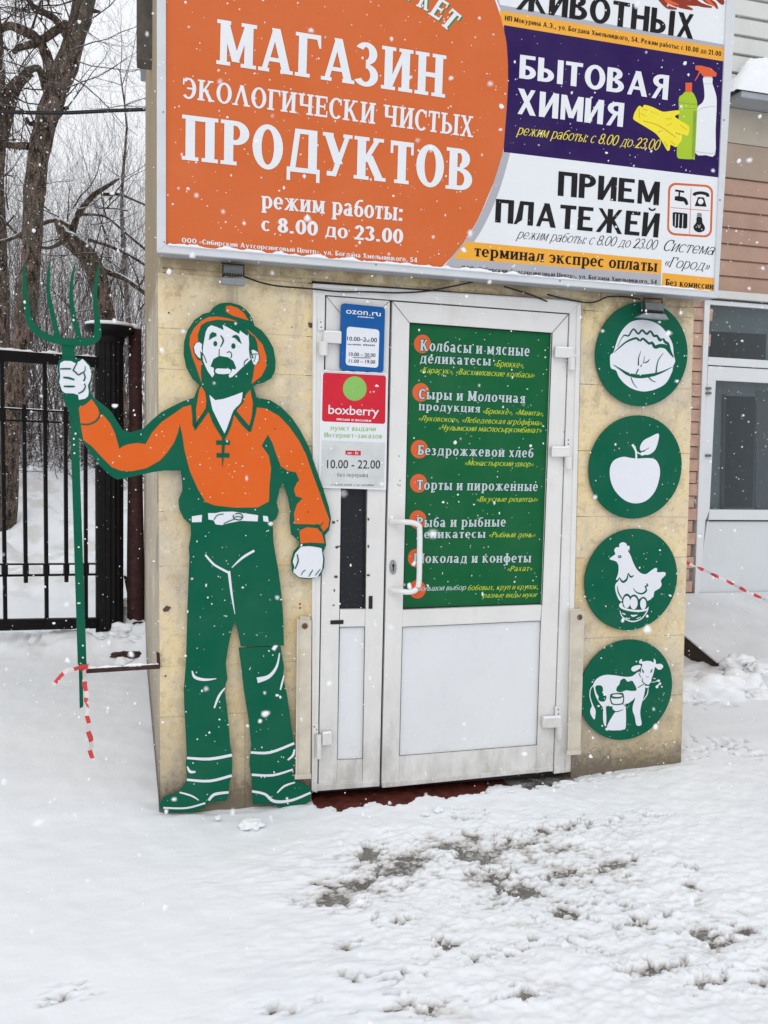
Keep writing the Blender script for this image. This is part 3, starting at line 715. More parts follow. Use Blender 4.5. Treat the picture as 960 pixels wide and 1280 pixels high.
        if ch == 'Ж': m = .56; stem(m); diag(m - .02, .42, m - .40, 1, thn); diag(m + .02, .42, m + .40, 1, thn); diag(m - .44, 0, m - .10, .56, T * .85); diag(m + .44, 0, m + .10, .56, T * .85); [ser(m + q, y, .12) for q, y in ((-.40, 1 - sh), (.40, 1 - sh), (-.44, 0), (.44, 0))]; return 1.12
        if ch == 'У': diag(.12, 1, .40, .30, T); poly([(.20, 0), (.34, 0), (.70, 1), (.58, 1)]); ser(.12, 1 - sh, .14); ser(.63, 1 - sh, .12); poly([(.10, 0), (.25, 0), (.30, th), (.10, th)]); return .74
        if ch == 'Ч': stem(a, .5, 1, bs=False); stem(a + .45); rect(a - T / 2 + .02, .40, a + .45, .40 + th); rect(a - T / 2 + .021, .40, a + T / 2, .51); return .45 + T + 2 * e
        if ch == 'Х': diag(.15, 1, .60, 0, T); diag(.14, 0, .58, 1, thn); ser(.15, 1 - sh, .14); ser(.58, 1 - sh, .13); ser(.14, 0, .13); ser(.60, 0, .15); return .75
        if ch == 'Ф': stem(.42); arc(.42, .52, .42, .34, 0, 360, None, None, 26); return .84
        return .5
    def low(ch):   # drawn in a unit box of height 1, scaled to the x-height
        a = T / 2 + .02
        if ch == 'а': arc(.30, .66, .30, .35, 20, 160); rect(.60 - T, 0, .60, .72); arc(.28, .28, .28, .29, 0, 360, None, None, 18); rect(.28, .57 - th, .5, .57); (ser(.60, 0, .1) if sw else 0); return .64 + sw
        if ch == 'б': arc(.34, .42, .34, .43, 0, 360, None, None, 22); arc(.42, .62, .42, .70, 100, 175); rect(.34, 1.32 - th, .62, 1.34); return .68
        if ch == 'е': arc(.34, .5, .34, .515, 12, 318, None, None, 22); rect(.10, .44, .66, .44 + th); return .68
        if ch == 'о': arc(.36, .5, .36, .515, 0, 360, None, None, 24); return .72
        if ch == 'р': stem(a + sw, -.38, 1); arc(a + sw + .24, .5, .34, .515, -125, 125, None, None, 18); return a + sw + .60
        if ch == 'с': arc(.34, .5, .34, .515, 45, 315, None, None, 20); return .62
        if ch == 'у': diag(.12, 1, .38, .1, T); poly([(.16, -.38), (.30, -.38), (.68, 1), (.55, 1)]); ser(.12, 1 - sh, .13); ser(.61, 1 - sh, .12); poly([(.04, -.38), (.2, -.38), (.26, -.38 + th), (.04, -.38 + th)]); return .72
        if ch == 'ф': stem(.44, -.38, 1.38); arc(.44, .5, .44, .515, 0, 360, None, None, 26); return .88
        return .5
    def dig(ch):
        if ch == '0': arc(.32, .5, .32, .515, 0, 360, None, None, 26); return .64
        if ch == '1': stem(.26, ts=False); poly([(.26, 1), (.26, .84), (.06, .72), (.06, .86)]); return .46
        if ch == '2': arc(.28, .70, .29, .31, -20, 170); poly([(.0, 0), (.2, 0), (.57, .62), (.38, .62)]); rect(0, 0, .57, th * 1.15); return .6
        if ch == '3': arc(.26, .755, .29, .26, -90, 160); arc(.26, .26, .32, .275, -160, 90); return .6
        if ch == '4': rect(.34, 0, .34 + T, 1); rect(0, .22, .64, .22 + th); poly([(0, .22 + th * .5), (.12, .22 + th * .5), (.44, 1), (.34, 1)]); return .66
        if ch == '5': rect(.06, 1 - th, .52, 1); rect(.06, .5, .06 + T * .7, 1); arc(.26, .32, .31, .335, -160, 130); return .6
        if ch == '8': arc(.31, .74, .27, .27, 0, 360, None, None, 20); arc(.31, .27, .31, .285, 0, 360, None, None, 22); return .62
        return .5
    x = 0.0
    for ch in s:
        st.update(x=x, sx=1.0, sy=1.0, mir=None, k=0); T = t; w = 0
        if ch == ' ': x += .36; continue
        if ch in LOWCAP:
            st['sx'] = .80; st['sy'] = xh; T = t * 1.05; w = cap(LOWCAP[ch]) * .80
        elif ch in 'абеорсуф':
            st['sx'] = .86; st['sy'] = xh; T = t; w = low(ch) * .86
        elif ch.isdigit(): w = dig(ch)
        elif ch == '.': rect(.04, 0, .04 + T, .16); w = T + .1
        elif ch == ',': rect(.04, 0, .04 + T, .16); poly([(.04 + T * .4, 0), (.04 + T, 0), (.04 + T * .5, -.18), (.04 + T * .1, -.18)]); w = T + .1
        elif ch == ':': rect(.04, 0, .04 + T, .17); rect(.04, .48, .04 + T, .65); w = T + .1
        elif ch in '-–': rect(.04, .34, .36, .34 + th); w = .4
        elif ch in '«»':
            for o in (0, .2):
                p = [(o + .18, .12), (o + .08, .34), (o + .18, .56), (o + .10, .56), (o, .34), (o + .10, .12)]
                if ch == '»': p = [(.42 - a, c) for a, c in p]
                poly(p)
            w = .40
        else: w = cap(ch)
        x += w + gap
    return V, Fc, LV
def stext(b, s, q, off, plane=FAC, h=1.0, copies=((0, 0),), **k):
    """drawn letters mapped into pixel quad TL,TR,BR,BL; h = which letter height the quad's top edge marks"""
    v, f, lv = strokefont(s, **k)
    x0 = min(p[0] for p in v); x1 = max(p[0] for p in v)
    TL, TR, BR, BL = [plane.at(p[0], p[1], off) for p in q]
    ux = (BR - BL) / (x1 - x0); uy = (TL - BL) / h
    base = []
    for (x, y), l in zip(v, lv):
        u = (x - x0) / (x1 - x0); w = y / h
        base.append((BL * (1 - u) + BR * u) * (1 - w) + (TL * (1 - u) + TR * u) * w + plane.n * (l * .000024))
    t = f[0]; n = (base[t[1]] - base[t[0]]).cross(base[t[2]] - base[t[0]])
    if n.dot(CAM - base[t[0]]) < 0: f = [t[::-1] for t in f]
    for c, (dx, dy) in enumerate(copies):
        d = ux * dx + uy * dy + plane.n * (c * .0000025); b.add([p + d for p in base], f)
    return b
SLAB = dict(t=.23, th=.13, sh=.11, sw=.07, gap=.05); SANS = dict(t=.21, th=.155, sh=0, sw=0, gap=.065); THIN = dict(t=.10, th=.06, sh=.04, sw=.04, gap=.05, slant=.28); SMALL = dict(t=.22, th=.14, sh=0, sw=0, gap=.09)
ITAL = dict(t=.145, th=.11, sh=0, sw=0, gap=.08, slant=.25)
def sletter(mat, items, parent, off, name='lettering', **kw):
    for it in items:
        k = dict(kw); k.update(it[2] if len(it) > 2 else {}); o = stext(MB(), it[0], it[1], off, **k).build(name, mat, parent, fix=False)
    return o
def lettering(mat, items, parent, off, plane=FAC, name='lettering', label=None, **kw):
    for it in items:
        k = dict(kw); k.update(it[2] if len(it) > 2 else {}); o = text(MB(), it[0], it[1], off, plane, **k).build(name, mat, parent, fix=False)
    if label: o['label'] = label
    return o

# ---------------------------------------------------------------- farmer cut-out board
OFF = .032
farm = thing('farmer_cutout_sign', fac(300, 1005, OFF), 'painted flat cut-out of a bearded farmer in orange shirt and green overalls holding a pitchfork', 'cut-out sign')
H = crop(220, 370, 7.385); T = crop(200, 360, 3.767); A2 = crop(0, 380, 4.364); HA = crop(60, 430, 7.53); LG = crop(190, 620, 3.048); FB = crop(10, 320, 7.385)
body = (H((400, 70), (450, 62), (500, 60), (590, 85), (640, 120), (680, 165), (705, 210), (725, 275), (790, 315), (850, 390), (900, 480), (920, 600), (915, 690), (880, 760), (810, 800), (745, 815), (712, 835), (735, 900))
        + T((452, 515), (520, 528), (570, 560), (620, 610), (660, 668), (700, 745), (735, 850), (765, 935), (795, 1030), (806, 1085), (797, 1140), (776, 1165), (783, 1210), (768, 1245))
        + LG((658, 240), (655, 275), (640, 305), (600, 318), (560, 313), (535, 290), (529, 250), (540, 212), (562, 186))
        + T((655, 1195), (618, 1160), (611, 1100), (613, 1045), (602, 985), (578, 912), (562, 955), (549, 1010), (560, 1050), (548, 1085), (530, 1100), (532, 1130))
        + LG((463, 175), (471, 225), (482, 285), (494, 380), (500, 460), (503, 570), (338, 573), (325, 508), (316, 478), (303, 515), (290, 580), (281, 640), (288, 695), (275, 735), (285, 800), (293, 880), (298, 950), (306, 985), (305, 1060), (296, 1090), (292, 1130), (285, 1160), (215, 1168), (200, 1190), (150, 1206), (80, 1205), (35, 1196), (27, 1178), (45, 1148), (100, 1128), (120, 1105), (133, 1080), (128, 1025), (132, 985), (128, 900), (123, 800), (121, 740), (129, 640), (132, 540), (135, 420), (139, 320), (143, 230), (140, 200), (148, 150), (147, 110), (120, 85), (104, 50), (101, 20))
        + T((88, 995), (105, 955), (105, 925), (98, 860))
        + A2((900, 908), (830, 918), (740, 938), (640, 958), (600, 935), (540, 878), (460, 765), (440, 740), (330, 480))
        + HA((190, 482), (130, 470), (108, 400), (90, 350), (97, 290), (90, 215), (100, 155), (155, 128), (240, 140), (300, 135), (345, 150), (390, 190), (416, 260), (412, 330), (392, 395), (395, 452), (430, 500), (470, 535), (520, 572), (570, 612))
        + A2((610, 592), (640, 642), (672, 690), (710, 700), (778, 682), (830, 632), (880, 590), (960, 548))
        + T((110, 532), (160, 517), (172, 485), (186, 458)) + H((195, 805), (150, 760), (95, 660), (70, 540), (75, 420), (105, 320), (170, 220), (250, 165), (310, 150), (345, 105)))
b = MB(); b.prism([fac(x, y, OFF) for x, y in body], (0, .006, 0)); b.build('body_board', M['green'], farm)
lower = LG((330, 579), (490, 573), (503, 650), (500, 690), (515, 760), (528, 850), (537, 920), (543, 960), (540, 1030), (541, 1078), (565, 1092), (595, 1105), (609, 1130), (600, 1165), (560, 1184), (500, 1190), (450, 1172), (385, 1176), (380, 1080), (371, 1020), (378, 950), (368, 850), (350, 740), (340, 650))
b = MB(); b.prism([fac(x, y, OFF) for x, y in lower], (0, .006, 0)); b.build('lower_leg_board', M['green'], farm)
b = MB()
for k, s in enumerate([FB((150, 58, 6), (150, 200, 34), (162, 400, 50), (200, 600, 62), (270, 695, 68), (370, 755, 66), (500, 785, 66), (640, 797, 68), (750, 790, 72), (820, 740, 74), (826, 640, 58), (806, 450, 42), (806, 300, 38), (828, 160, 28), (848, 62, 5)),
                       FB((388, 40, 6), (372, 200, 30), (374, 350, 34), (402, 500, 42), (442, 680, 50), (470, 790, 55)), FB((622, 60, 6), (592, 200, 28), (582, 350, 34), (602, 550, 44), (640, 690, 50), (662, 790, 50))]):
    s = stroke(s); b.prism([fac(x, y, OFF - .0012 * k) for x, y in s], (0, .005, 0))
pole = [(77, 430), (93, 430), (93.6, 470), (96.4, 492), (100, 600), (107.8, 827), (108.2, 831), (97.5, 831), (97, 827), (90, 600), (86, 492), (78.5, 470)]
b.prism([fac(x, y, OFF - .0035) for x, y in pole], (0, .012, 0))
b.prism([fac(x, y, OFF - .004) for x, y in [(98.3, 829), (102, 829), (103.5, 884), (99.5, 885.5)]], (0, .03, 0))
b.build('pitchfork', M['green'], farm)
art('pole_screw', M['snowcap'], [ell(x, y, 1.2, 1.2, 8) for x, y in ((92.3, 548.5), (92.5, 556), (93, 566.5), (98.3, 684), (103.5, 807), (103.6, 822))], farm, OFF + .0008)
PO = OFF + .0006
shirt = (T((150, 550), (158, 600), (163, 665), (222, 572), (255, 640), (300, 700), (350, 590), (424, 676), (455, 562), (500, 568), (560, 602), (610, 655), (655, 720), (690, 790), (720, 880), (750, 960), (778, 1040), (797, 1090), (792, 1125), (770, 1147), (755, 1120), (735, 1114), (700, 1112), (635, 1111), (631, 1060), (645, 1018), (672, 990), (640, 980), (631, 950), (643, 920), (656, 905), (640, 868), (600, 860), (570, 840), (550, 790), (530, 730), (508, 690), (478, 742), (512, 790), (523, 850), (515, 930), (513, 1005), (460, 1033), (350, 1034), (260, 1024), (215, 1008), (180, 950), (140, 860), (115, 760), (105, 690), (92, 638), (85, 680), (65, 730), (30, 780))
         + A2((873, 853), (800, 895), (720, 912), (660, 910), (610, 890), (560, 840), (500, 775), (455, 742), (440, 655), (430, 565), (468, 548), (500, 518), (532, 566), (546, 602), (560, 602), (600, 650), (625, 700), (640, 750), (650, 790), (672, 775), (700, 765), (750, 758), (795, 764), (830, 700), (880, 645), (960, 590)) + T((110, 560),))
cuff = LG((566, 181), (562, 132), (590, 119), (630, 123), (648, 145), (657, 180), (605, 177))
collar_l = T((185, 478), (195, 462), (212, 490), (218, 530), (214, 568), (172, 630), (170, 570)); collar_r = T((425, 480), (437, 540), (432, 605), (420, 648), (360, 578), (392, 540), (406, 500))
art('shirt_print', M['orange'], [shirt, cuff, collar_l, collar_r], farm, PO)
PO2 = PO + .0005
art('seam_print', M['green'], [stroke(T((150, 550, 8), (160, 610, 16), (165, 665, 12)) + T((222, 572, 12),), 2), stroke(T((163, 668, 8), (195, 620, 14), (228, 575, 10)), 3), stroke(T((352, 592, 10), (390, 640, 14), (424, 676, 10)), 3), stroke(T((424, 676, 10), (438, 620, 12), (452, 560, 8), (440, 500, 12)), 3), stroke(T((225, 490, 14), (232, 560, 14), (255, 630, 16), (300, 700, 20)), 3), stroke(T((395, 480, 8), (385, 540, 8), (350, 580, 10), (328, 650, 14), (302, 705, 16)), 3),
                                stroke(T((264, 728, 22), (330, 728, 22)), 1), stroke(T((266, 788, 22), (328, 788, 22)), 1), stroke(T((300, 690, 16), (297, 770, 14), (294, 842, 2)), 2),
                                stroke(A2((440, 655, 8), (485, 656, 9), (525, 637, 10), (545, 605, 10), (546, 578, 8)), 3), stroke(T((735, 1113, 8), (755, 1118, 6), (770, 1103, 3)), 2)], farm, PO2)
neck = T((232, 502), (260, 528), (300, 522), (350, 505), (389, 490), (385, 540), (352, 572), (335, 605), (305, 688), (280, 640), (247, 572))
hand_r = LG((546, 218), (568, 193), (610, 190), (646, 199), (652, 240), (648, 280), (630, 309), (600, 313), (560, 309), (538, 290), (543, 270), (536, 250))
hand_l = HA((115, 180), (150, 158), (215, 160), (260, 182), (300, 160), (325, 140), (350, 165), (390, 210), (408, 280), (398, 340), (375, 390), (384, 450), (378, 490), (350, 515), (290, 525), (284, 480), (240, 465), (160, 462), (132, 440), (106, 360), (116, 300), (108, 230))
belt = [T((150, 1075), (198, 1068), (196, 1102), (150, 1103)), T((226, 1060), (262, 1060), (290, 1054), (345, 1053), (462, 1070), (460, 1099), (380, 1096), (320, 1108), (290, 1116), (262, 1113), (252, 1094), (228, 1090)), T((485, 1072), (508, 1075), (512, 1103), (487, 1098))]
face = H((325, 270), (375, 285), (440, 315), (430, 265), (470, 285), (530, 320), (584, 350), (590, 318), (625, 345), (660, 370), (668, 345), (675, 440), (672, 490), (680, 560), (690, 585), (650, 625), (600, 670), (560, 710), (520, 745), (495, 755), (485, 735), (510, 700), (520, 672), (550, 680), (555, 660), (530, 600), (480, 565), (400, 552), (345, 582), (318, 650), (350, 665), (348, 700), (355, 720), (335, 752), (290, 690), (250, 600), (245, 560), (250, 470), (262, 400), (275, 330), (295, 290))
mouth = H((362, 682), (380, 668), (490, 672), (506, 685), (500, 715), (440, 722), (385, 718), (365, 705))
ear1 = H((165, 470), (185, 435), (215, 425), (240, 445), (236, 480), (243, 520), (228, 540), (226, 578), (205, 565), (175, 525)); ear2 = H((688, 500), (720, 498), (755, 520), (765, 560), (760, 600), (735, 635), (715, 630), (702, 595), (690, 550))
art('hat_print', M['orange'], [H((570, 235), (480, 205), (380, 190), (300, 195), (230, 230), (165, 300), (130, 370), (125, 450), (150, 560), (185, 650), (215, 740), (235, 800), (229, 700), (236, 600), (200, 590), (165, 530), (155, 480), (170, 440), (205, 420), (200, 360), (230, 270), (290, 235), (380, 218), (480, 225)),
                               H((655, 305), (730, 370), (800, 450), (835, 560), (830, 660), (790, 740), (697, 812), (712, 740), (725, 640), (765, 612), (775, 560), (760, 510), (750, 430), (730, 380), (680, 340)), H((460, 95), (500, 88), (570, 110), (630, 160), (670, 225), (600, 205), (520, 180), (460, 145))], farm, PO)
art('skin_print', M['white'], [face, mouth, ear1, ear2, neck, hand_l, hand_r], farm, PO + .0002)
art('belt_print', M['white'], belt, farm, PO)
G = lambda *s: [stroke(x) for x in s]
art('face_line_print', M['green'], [ell(*H((363, 440))[0], 18 / 7.385, 25 / 7.385, 14), ell(*H((530, 462))[0], 20 / 7.385, 26 / 7.385, 14), H((303, 408), (312, 355), (335, 331), (372, 343), (375, 370), (340, 385)), H((516, 382), (528, 364), (560, 357), (585, 380), (607, 444), (575, 420), (545, 388))]
    + G(H((412, 363, 10), (437, 412, 16), (410, 472, 9)), H((400, 488, 7), (397, 552, 9)), H((470, 525, 8), (490, 514, 9), (511, 528, 9), (512, 560, 10), (503, 572, 8)), H((236, 520, 12), (262, 560, 9), (282, 617, 8)), H((228, 512, 7), (232, 550, 7), (248, 590, 6)), H((628, 650, 5), (634, 606, 9), (668, 578, 8)), H((690, 500, 12), (700, 545, 12), (712, 575, 12)), H((700, 540, 8), (730, 535, 8), (755, 535, 7)), H((735, 545, 6), (728, 585, 6), (715, 610, 6)))
    + G(HA((112, 235, 12), (165, 233, 15), (218, 234, 13)), HA((143, 314, 14), (195, 320, 20), (248, 336, 16)), HA((148, 398, 14), (200, 400, 18), (252, 400, 15)), HA((275, 175, 12), (255, 210, 12), (236, 250, 14)), HA((232, 245, 12), (262, 268, 14), (286, 290, 12), (310, 278, 14), (345, 255, 10), (350, 208, 6)), HA((335, 265, 10), (349, 315, 14), (334, 358, 12), (352, 400, 12), (328, 443, 14), (285, 466, 12)))
    + G(LG((568, 302, 2.5), (576, 288, 3.5), (586, 282, 2)), LG((597, 308, 2.5), (606, 292, 4), (614, 281, 2)), LG((622, 303, 2.5), (632, 290, 3.5), (642, 278, 2)), LG((553, 222, 4), (557, 245, 5), (552, 262, 5), (545, 278, 4)), LG((545, 212, 5), (575, 188, 4), (646, 196, 3)))
    + G(T((345, 1068, 5), (348, 1085, 5), (375, 1092, 5), (390, 1078, 5), (378, 1062, 5), (350, 1064, 5)), T((300, 1064, 4), (270, 1070, 4), (254, 1092, 4)), T((300, 1110, 4), (330, 1096, 4), (352, 1088, 4)), T((388, 1080, 5), (365, 1076, 4), (350, 1080, 4))), farm, PO2 + .0006)
wl = [LG((203, 224, 7), (225, 250, 8), (245, 267, 8), (296, 294, 9)), LG((293, 286, 10), (303, 370, 8), (316, 450, 2)), LG((390, 208, 9), (345, 235, 9), (304, 273, 3)), LG((153, 666, 4), (163, 690, 11), (200, 700, 10), (245, 696, 3)), LG((278, 731, 4), (255, 762, 9), (237, 808, 6)), LG((486, 598, 4), (475, 650, 9), (445, 688, 14), (401, 702, 22)), LG((503, 683, 4), (495, 715, 7), (489, 739, 5)),
      LG((133, 998, 9), (220, 1002, 11), (305, 987, 11)), LG((133, 1081, 9), (220, 1086, 10), (304, 1065, 10)), LG((134, 1030, 4), (145, 1050, 11), (166, 1051, 6)), LG((105, 1129, 6), (150, 1142, 7), (178, 1159, 4)), LG((43, 1188, 7), (130, 1189, 7), (203, 1170, 7)), LG((216, 1160, 9), (238, 1137, 11), (292, 1129, 9)),
      LG((376, 977, 9), (450, 977, 10), (542, 942, 9)), LG((380, 1062, 9), (460, 1064, 9), (537, 1042, 7)), LG((543, 965, 6), (537, 988, 9), (517, 1006, 6)), LG((381, 1125, 9), (430, 1136, 10), (465, 1163, 12), (530, 1160, 10), (605, 1130, 8)), LG((545, 1091, 5), (505, 1105, 8), (477, 1131, 5))]
art('white_line_print', M['white'], G(*wl), farm, PO + .0003)

for x, y in ((265, 747), (322.5, 749), (244, 527.5), (343.5, 536), (262, 905), (352, 900), (240, 690), (385, 640)):
    c_ = fac(x, y, OFF + .001); MB().tube([c_, c_ + Vector((0, -.0015, 0))], .0028, 8).build('board_screw', M['screw'], farm)
# ---------------------------------------------------------------- four round signs
def disc(cx, cy, ry, label):
    c = fac(cx, cy, .022); r = (fac(cx, cy - ry, .022) - fac(cx, cy + ry, .022)).length / 2
    c = (fac(cx, cy - ry, .022) + fac(cx, cy + ry, .022)) / 2
    t = thing('round_sign', c, label, 'round sign', 'green round food signs right of the door')
    b = MB(); b.prism([c + Vector((r * cos(2 * pi * k / 64), 0, r * sin(2 * pi * k / 64))) for k in range(64)], (0, .008, 0)); b.build('disc_board', M['green'], t)
    return t
DO = .0226
d1 = disc(803, 442.5, 65.3, 'green disc with a white cabbage drawing, topmost of the four round signs'); K = crop(745, 380, 8)
art('cabbage_print', M['white'], [smooth(K((450, 158), (560, 175), (650, 225), (720, 310), (765, 400), (778, 510), (792, 570), (770, 625), (760, 680), (700, 790), (600, 850), (480, 875), (370, 850), (290, 800), (230, 730), (200, 665), (150, 640), (140, 560), (145, 510), (175, 480), (200, 400), (230, 320), (280, 240), (350, 180)))], d1, DO)
art('cabbage_line_print', M['green'], G(K((215, 430, 5), (240, 375, 6), (262, 335, 8), (285, 312, 14), (325, 318, 16), (350, 280, 16), (375, 250, 16), (400, 275, 18), (425, 298, 18), (460, 262, 20), (488, 285, 20), (510, 300, 22), (545, 272, 20), (580, 320, 24), (610, 318, 24), (640, 366, 24), (665, 342, 20), (692, 380, 26), (720, 400, 28), (738, 460, 24), (772, 530, 12)), K((178, 486, 5), (240, 430, 12), (310, 375, 18), (400, 342, 22), (440, 370, 20), (470, 346, 22), (530, 395, 24), (560, 386, 24), (590, 430, 34), (640, 418, 38), (700, 430, 40), (742, 490, 22), (775, 535, 8)),
    K((175, 608, 5), (240, 650, 16), (320, 700, 30), (430, 724, 38), (560, 710, 32), (660, 680, 18), (766, 628, 4)), K((450, 470, 4), (427, 540, 10), (425, 615, 14)), K((485, 520, 4), (475, 585, 8), (445, 625, 14)), K((535, 550, 4), (518, 575, 12), (478, 592, 8)), K((425, 650, 12), (400, 700, 12)), K((675, 490, 4), (620, 570, 10), (600, 690, 14)), K((350, 735, 10), (372, 790, 9), (410, 840, 4)), K((525, 730, 12), (560, 765, 10), (600, 780, 4))), d1, DO + .0004)
d2 = disc(795.2, 583.7, 64.6, 'green disc with a white apple drawing, second round sign from the top'); K = crop(700, 360, 3.692)
art('apple_print', M['white'], [smooth(K((355, 787), (400, 785), (437, 790), (458, 822), (460, 870), (440, 935), (400, 980), (350, 994), (300, 980), (255, 937), (233, 885), (231, 830), (250, 795), (290, 779), (325, 784))), stroke(K((334, 722, 11), (350, 752, 9), (352, 790, 9))), smooth(K((455, 672), (451, 715), (435, 752), (405, 770), (378, 762), (369, 735), (385, 705), (415, 688))), stroke(K((354, 757, 6), (370, 765, 6), (390, 768, 4)))], d2, DO)
art('leaf_line_print', M['green'], G(K((366, 752, 4), (385, 752, 4), (412, 737, 2)), K((365, 757, 2), (377, 758, 3), (392, 752, 2))), d2, DO + .0004)
d3 = disc(789.7, 724.3, 63.2, 'green disc with a white hen and egg bowl drawing, third round sign from the top'); K = crop(740, 670, 8.727)
art('hen_print', M['white'], [smooth(K((190, 250), (240, 210), (255, 195), (243, 155), (262, 125), (296, 120), (300, 85), (340, 68), (375, 85), (382, 105), (408, 110), (408, 145), (393, 162), (420, 210), (450, 290), (490, 365), (540, 408), (590, 415), (640, 380), (690, 348), (712, 360), (712, 395), (790, 393), (802, 425), (752, 480), (760, 530), (735, 572), (682, 605), (672, 650), (640, 690), (600, 706), (590, 680), (540, 672), (505, 690), (470, 650), (425, 660), (370, 640), (335, 690), (320, 715), (290, 690), (262, 620), (252, 560), (260, 520), (290, 480), (262, 475), (285, 410), (290, 330), (270, 285), (240, 268)), 3)], d3, DO)
art('hen_line_print', M['green'], G(K((262, 505, 14), (285, 482, 14), (300, 455, 8), (318, 485, 18), (345, 500, 24), (380, 470, 20), (396, 408, 8), (412, 435, 16), (428, 446, 20), (456, 430, 8)), K((452, 568, 5), (480, 610, 12), (540, 630, 18), (588, 603, 20), (590, 572, 14), (582, 550, 16), (608, 542, 14), (596, 518, 14)), K((275, 545, 5), (290, 620, 14), (335, 695, 12))) + [ell(*K((303, 225))[0], 2.3, 1.9, 12)]
    + [ell(*K((381, 712))[0], 50 / 8.727, 84 / 8.727, 20), ell(*K((458, 722))[0], 56 / 8.727, 84 / 8.727, 20), ell(*K((560, 735))[0], 46 / 8.727, 72 / 8.727, 20)], d3, DO + .0004)
art('bowl_print', M['white'], [ell(*K((303, 222))[0], .8, .7, 8), ell(*K((379, 720))[0], 38 / 8.727, 66 / 8.727, 18), ell(*K((456, 730))[0], 42 / 8.727, 70 / 8.727, 18), ell(*K((558, 742))[0], 33 / 8.727, 60 / 8.727, 18), smooth(K((300, 742), (330, 728), (340, 770), (400, 795), (500, 806), (590, 795), (615, 770), (612, 800), (570, 822), (470, 828), (360, 808), (300, 775)), 3)] + G(K((305, 815, 7), (335, 885, 12), (430, 932, 14), (530, 908, 12), (590, 840, 12), (612, 790, 10)), K((328, 842, 10), (365, 856, 14)), K((425, 862, 12), (450, 872, 22), (495, 860, 8)), K((368, 893, 10), (410, 905, 8)), K((488, 902, 10), (536, 882, 6))), d3, DO + .0008)
d4 = disc(783.2, 862.2, 62.2, 'green disc with a white spotted cow and milk can drawing, lowest round sign'); K = crop(725, 800, 8.348)
art('cow_print', M['white'], [smooth(K((140, 460), (180, 400), (260, 365), (360, 368), (480, 385), (550, 375), (620, 330), (660, 420), (680, 480), (672, 560), (650, 640), (635, 700), (628, 760), (633, 810), (642, 885), (590, 889), (572, 800), (550, 740), (553, 680), (575, 610), (530, 645), (490, 665), (450, 665), (440, 700), (300, 690), (275, 700), (275, 760), (278, 860), (264, 902), (245, 860), (240, 780), (240, 710), (205, 660), (165, 590), (143, 500)), 3),
    stroke(K((150, 462, 8), (112, 510, 9), (103, 580, 9), (120, 650, 11), (137, 695, 16))), smooth(K((132, 685), (160, 725), (162, 775), (149, 830), (112, 775), (108, 730)), 3), smooth(K((640, 300), (650, 250), (622, 245), (618, 220), (645, 198), (650, 230), (690, 218), (740, 222), (768, 235), (770, 193), (790, 215), (795, 250), (840, 248), (868, 270), (855, 300), (820, 310), (785, 282), (775, 315), (760, 370), (747, 400), (742, 440), (720, 467), (680, 465), (650, 440), (655, 400), (635, 350)), 3), smooth(K((628, 262), (575, 268), (543, 285), (535, 310), (560, 330), (598, 315), (632, 290)), 3),
    smooth(K((340, 690), (365, 680), (452, 665), (476, 690), (478, 900), (452, 935), (380, 943), (300, 940), (280, 915), (300, 860), (350, 775), (372, 745), (345, 725)), 3)] + G(K((712, 505, 6), (700, 570, 10), (655, 632, 7)), K((672, 482, 8), (700, 490, 24), (722, 484, 10)), K((748, 442, 5), (780, 436, 7), (812, 428, 5)), K((760, 400, 6), (790, 404, 8))) + [ell(*K((820, 425))[0], 2, 1.6, 8), ell(*K((835, 455))[0], 1.6, 1.6, 8), ell(*K((803, 488))[0], 1.8, 2, 8), ell(*K((818, 470))[0], 1.2, 1.2, 8)], d4, DO)
art('cow_spot_print', M['green'], [smooth(K((160, 490), (190, 472), (230, 482), (241, 525), (232, 550), (262, 570), (276, 602), (255, 640), (212, 640), (190, 618), (195, 590), (172, 550)), 3), smooth(K((378, 520), (390, 485), (410, 465), (425, 420), (465, 402), (497, 435), (540, 424), (562, 450), (592, 520), (540, 532), (480, 525), (430, 545), (390, 538)), 3), smooth(K((315, 575), (340, 558), (420, 552), (455, 562), (460, 640), (440, 672), (370, 680), (330, 668), (316, 630)), 3)]
    + G(K((650, 303, 6), (657, 325, 16), (668, 345, 4)), K((755, 303, 6), (745, 325, 14), (736, 345, 4)), K((655, 402, 6), (650, 430, 9), (680, 460, 9), (718, 470, 9), (742, 445, 9)), K((688, 385, 5), (722, 386, 5)), K((665, 462, 8), (605, 497, 8)), K((348, 750, 10), (400, 745, 9), (452, 725, 5)), K((575, 603, 6), (556, 630, 5), (525, 648, 4)), K((612, 340, 6), (625, 370, 8), (640, 395, 4)), K((270, 690, 6), (290, 700, 5), (300, 685, 5)), K((452, 668, 6), (478, 690, 7), (495, 668, 5)), K((275, 700, 9), (282, 800, 10), (276, 880, 6))), d4, DO + .0005)
art('bucket_print', M['white'], [smooth(K((328, 600), (345, 612), (420, 610), (447, 596), (446, 640), (432, 660), (370, 668), (338, 655), (328, 630)), 3), ell(*K((388, 580))[0], 53 / 8.348, 14 / 8.348, 16)], d4, DO + .0011)

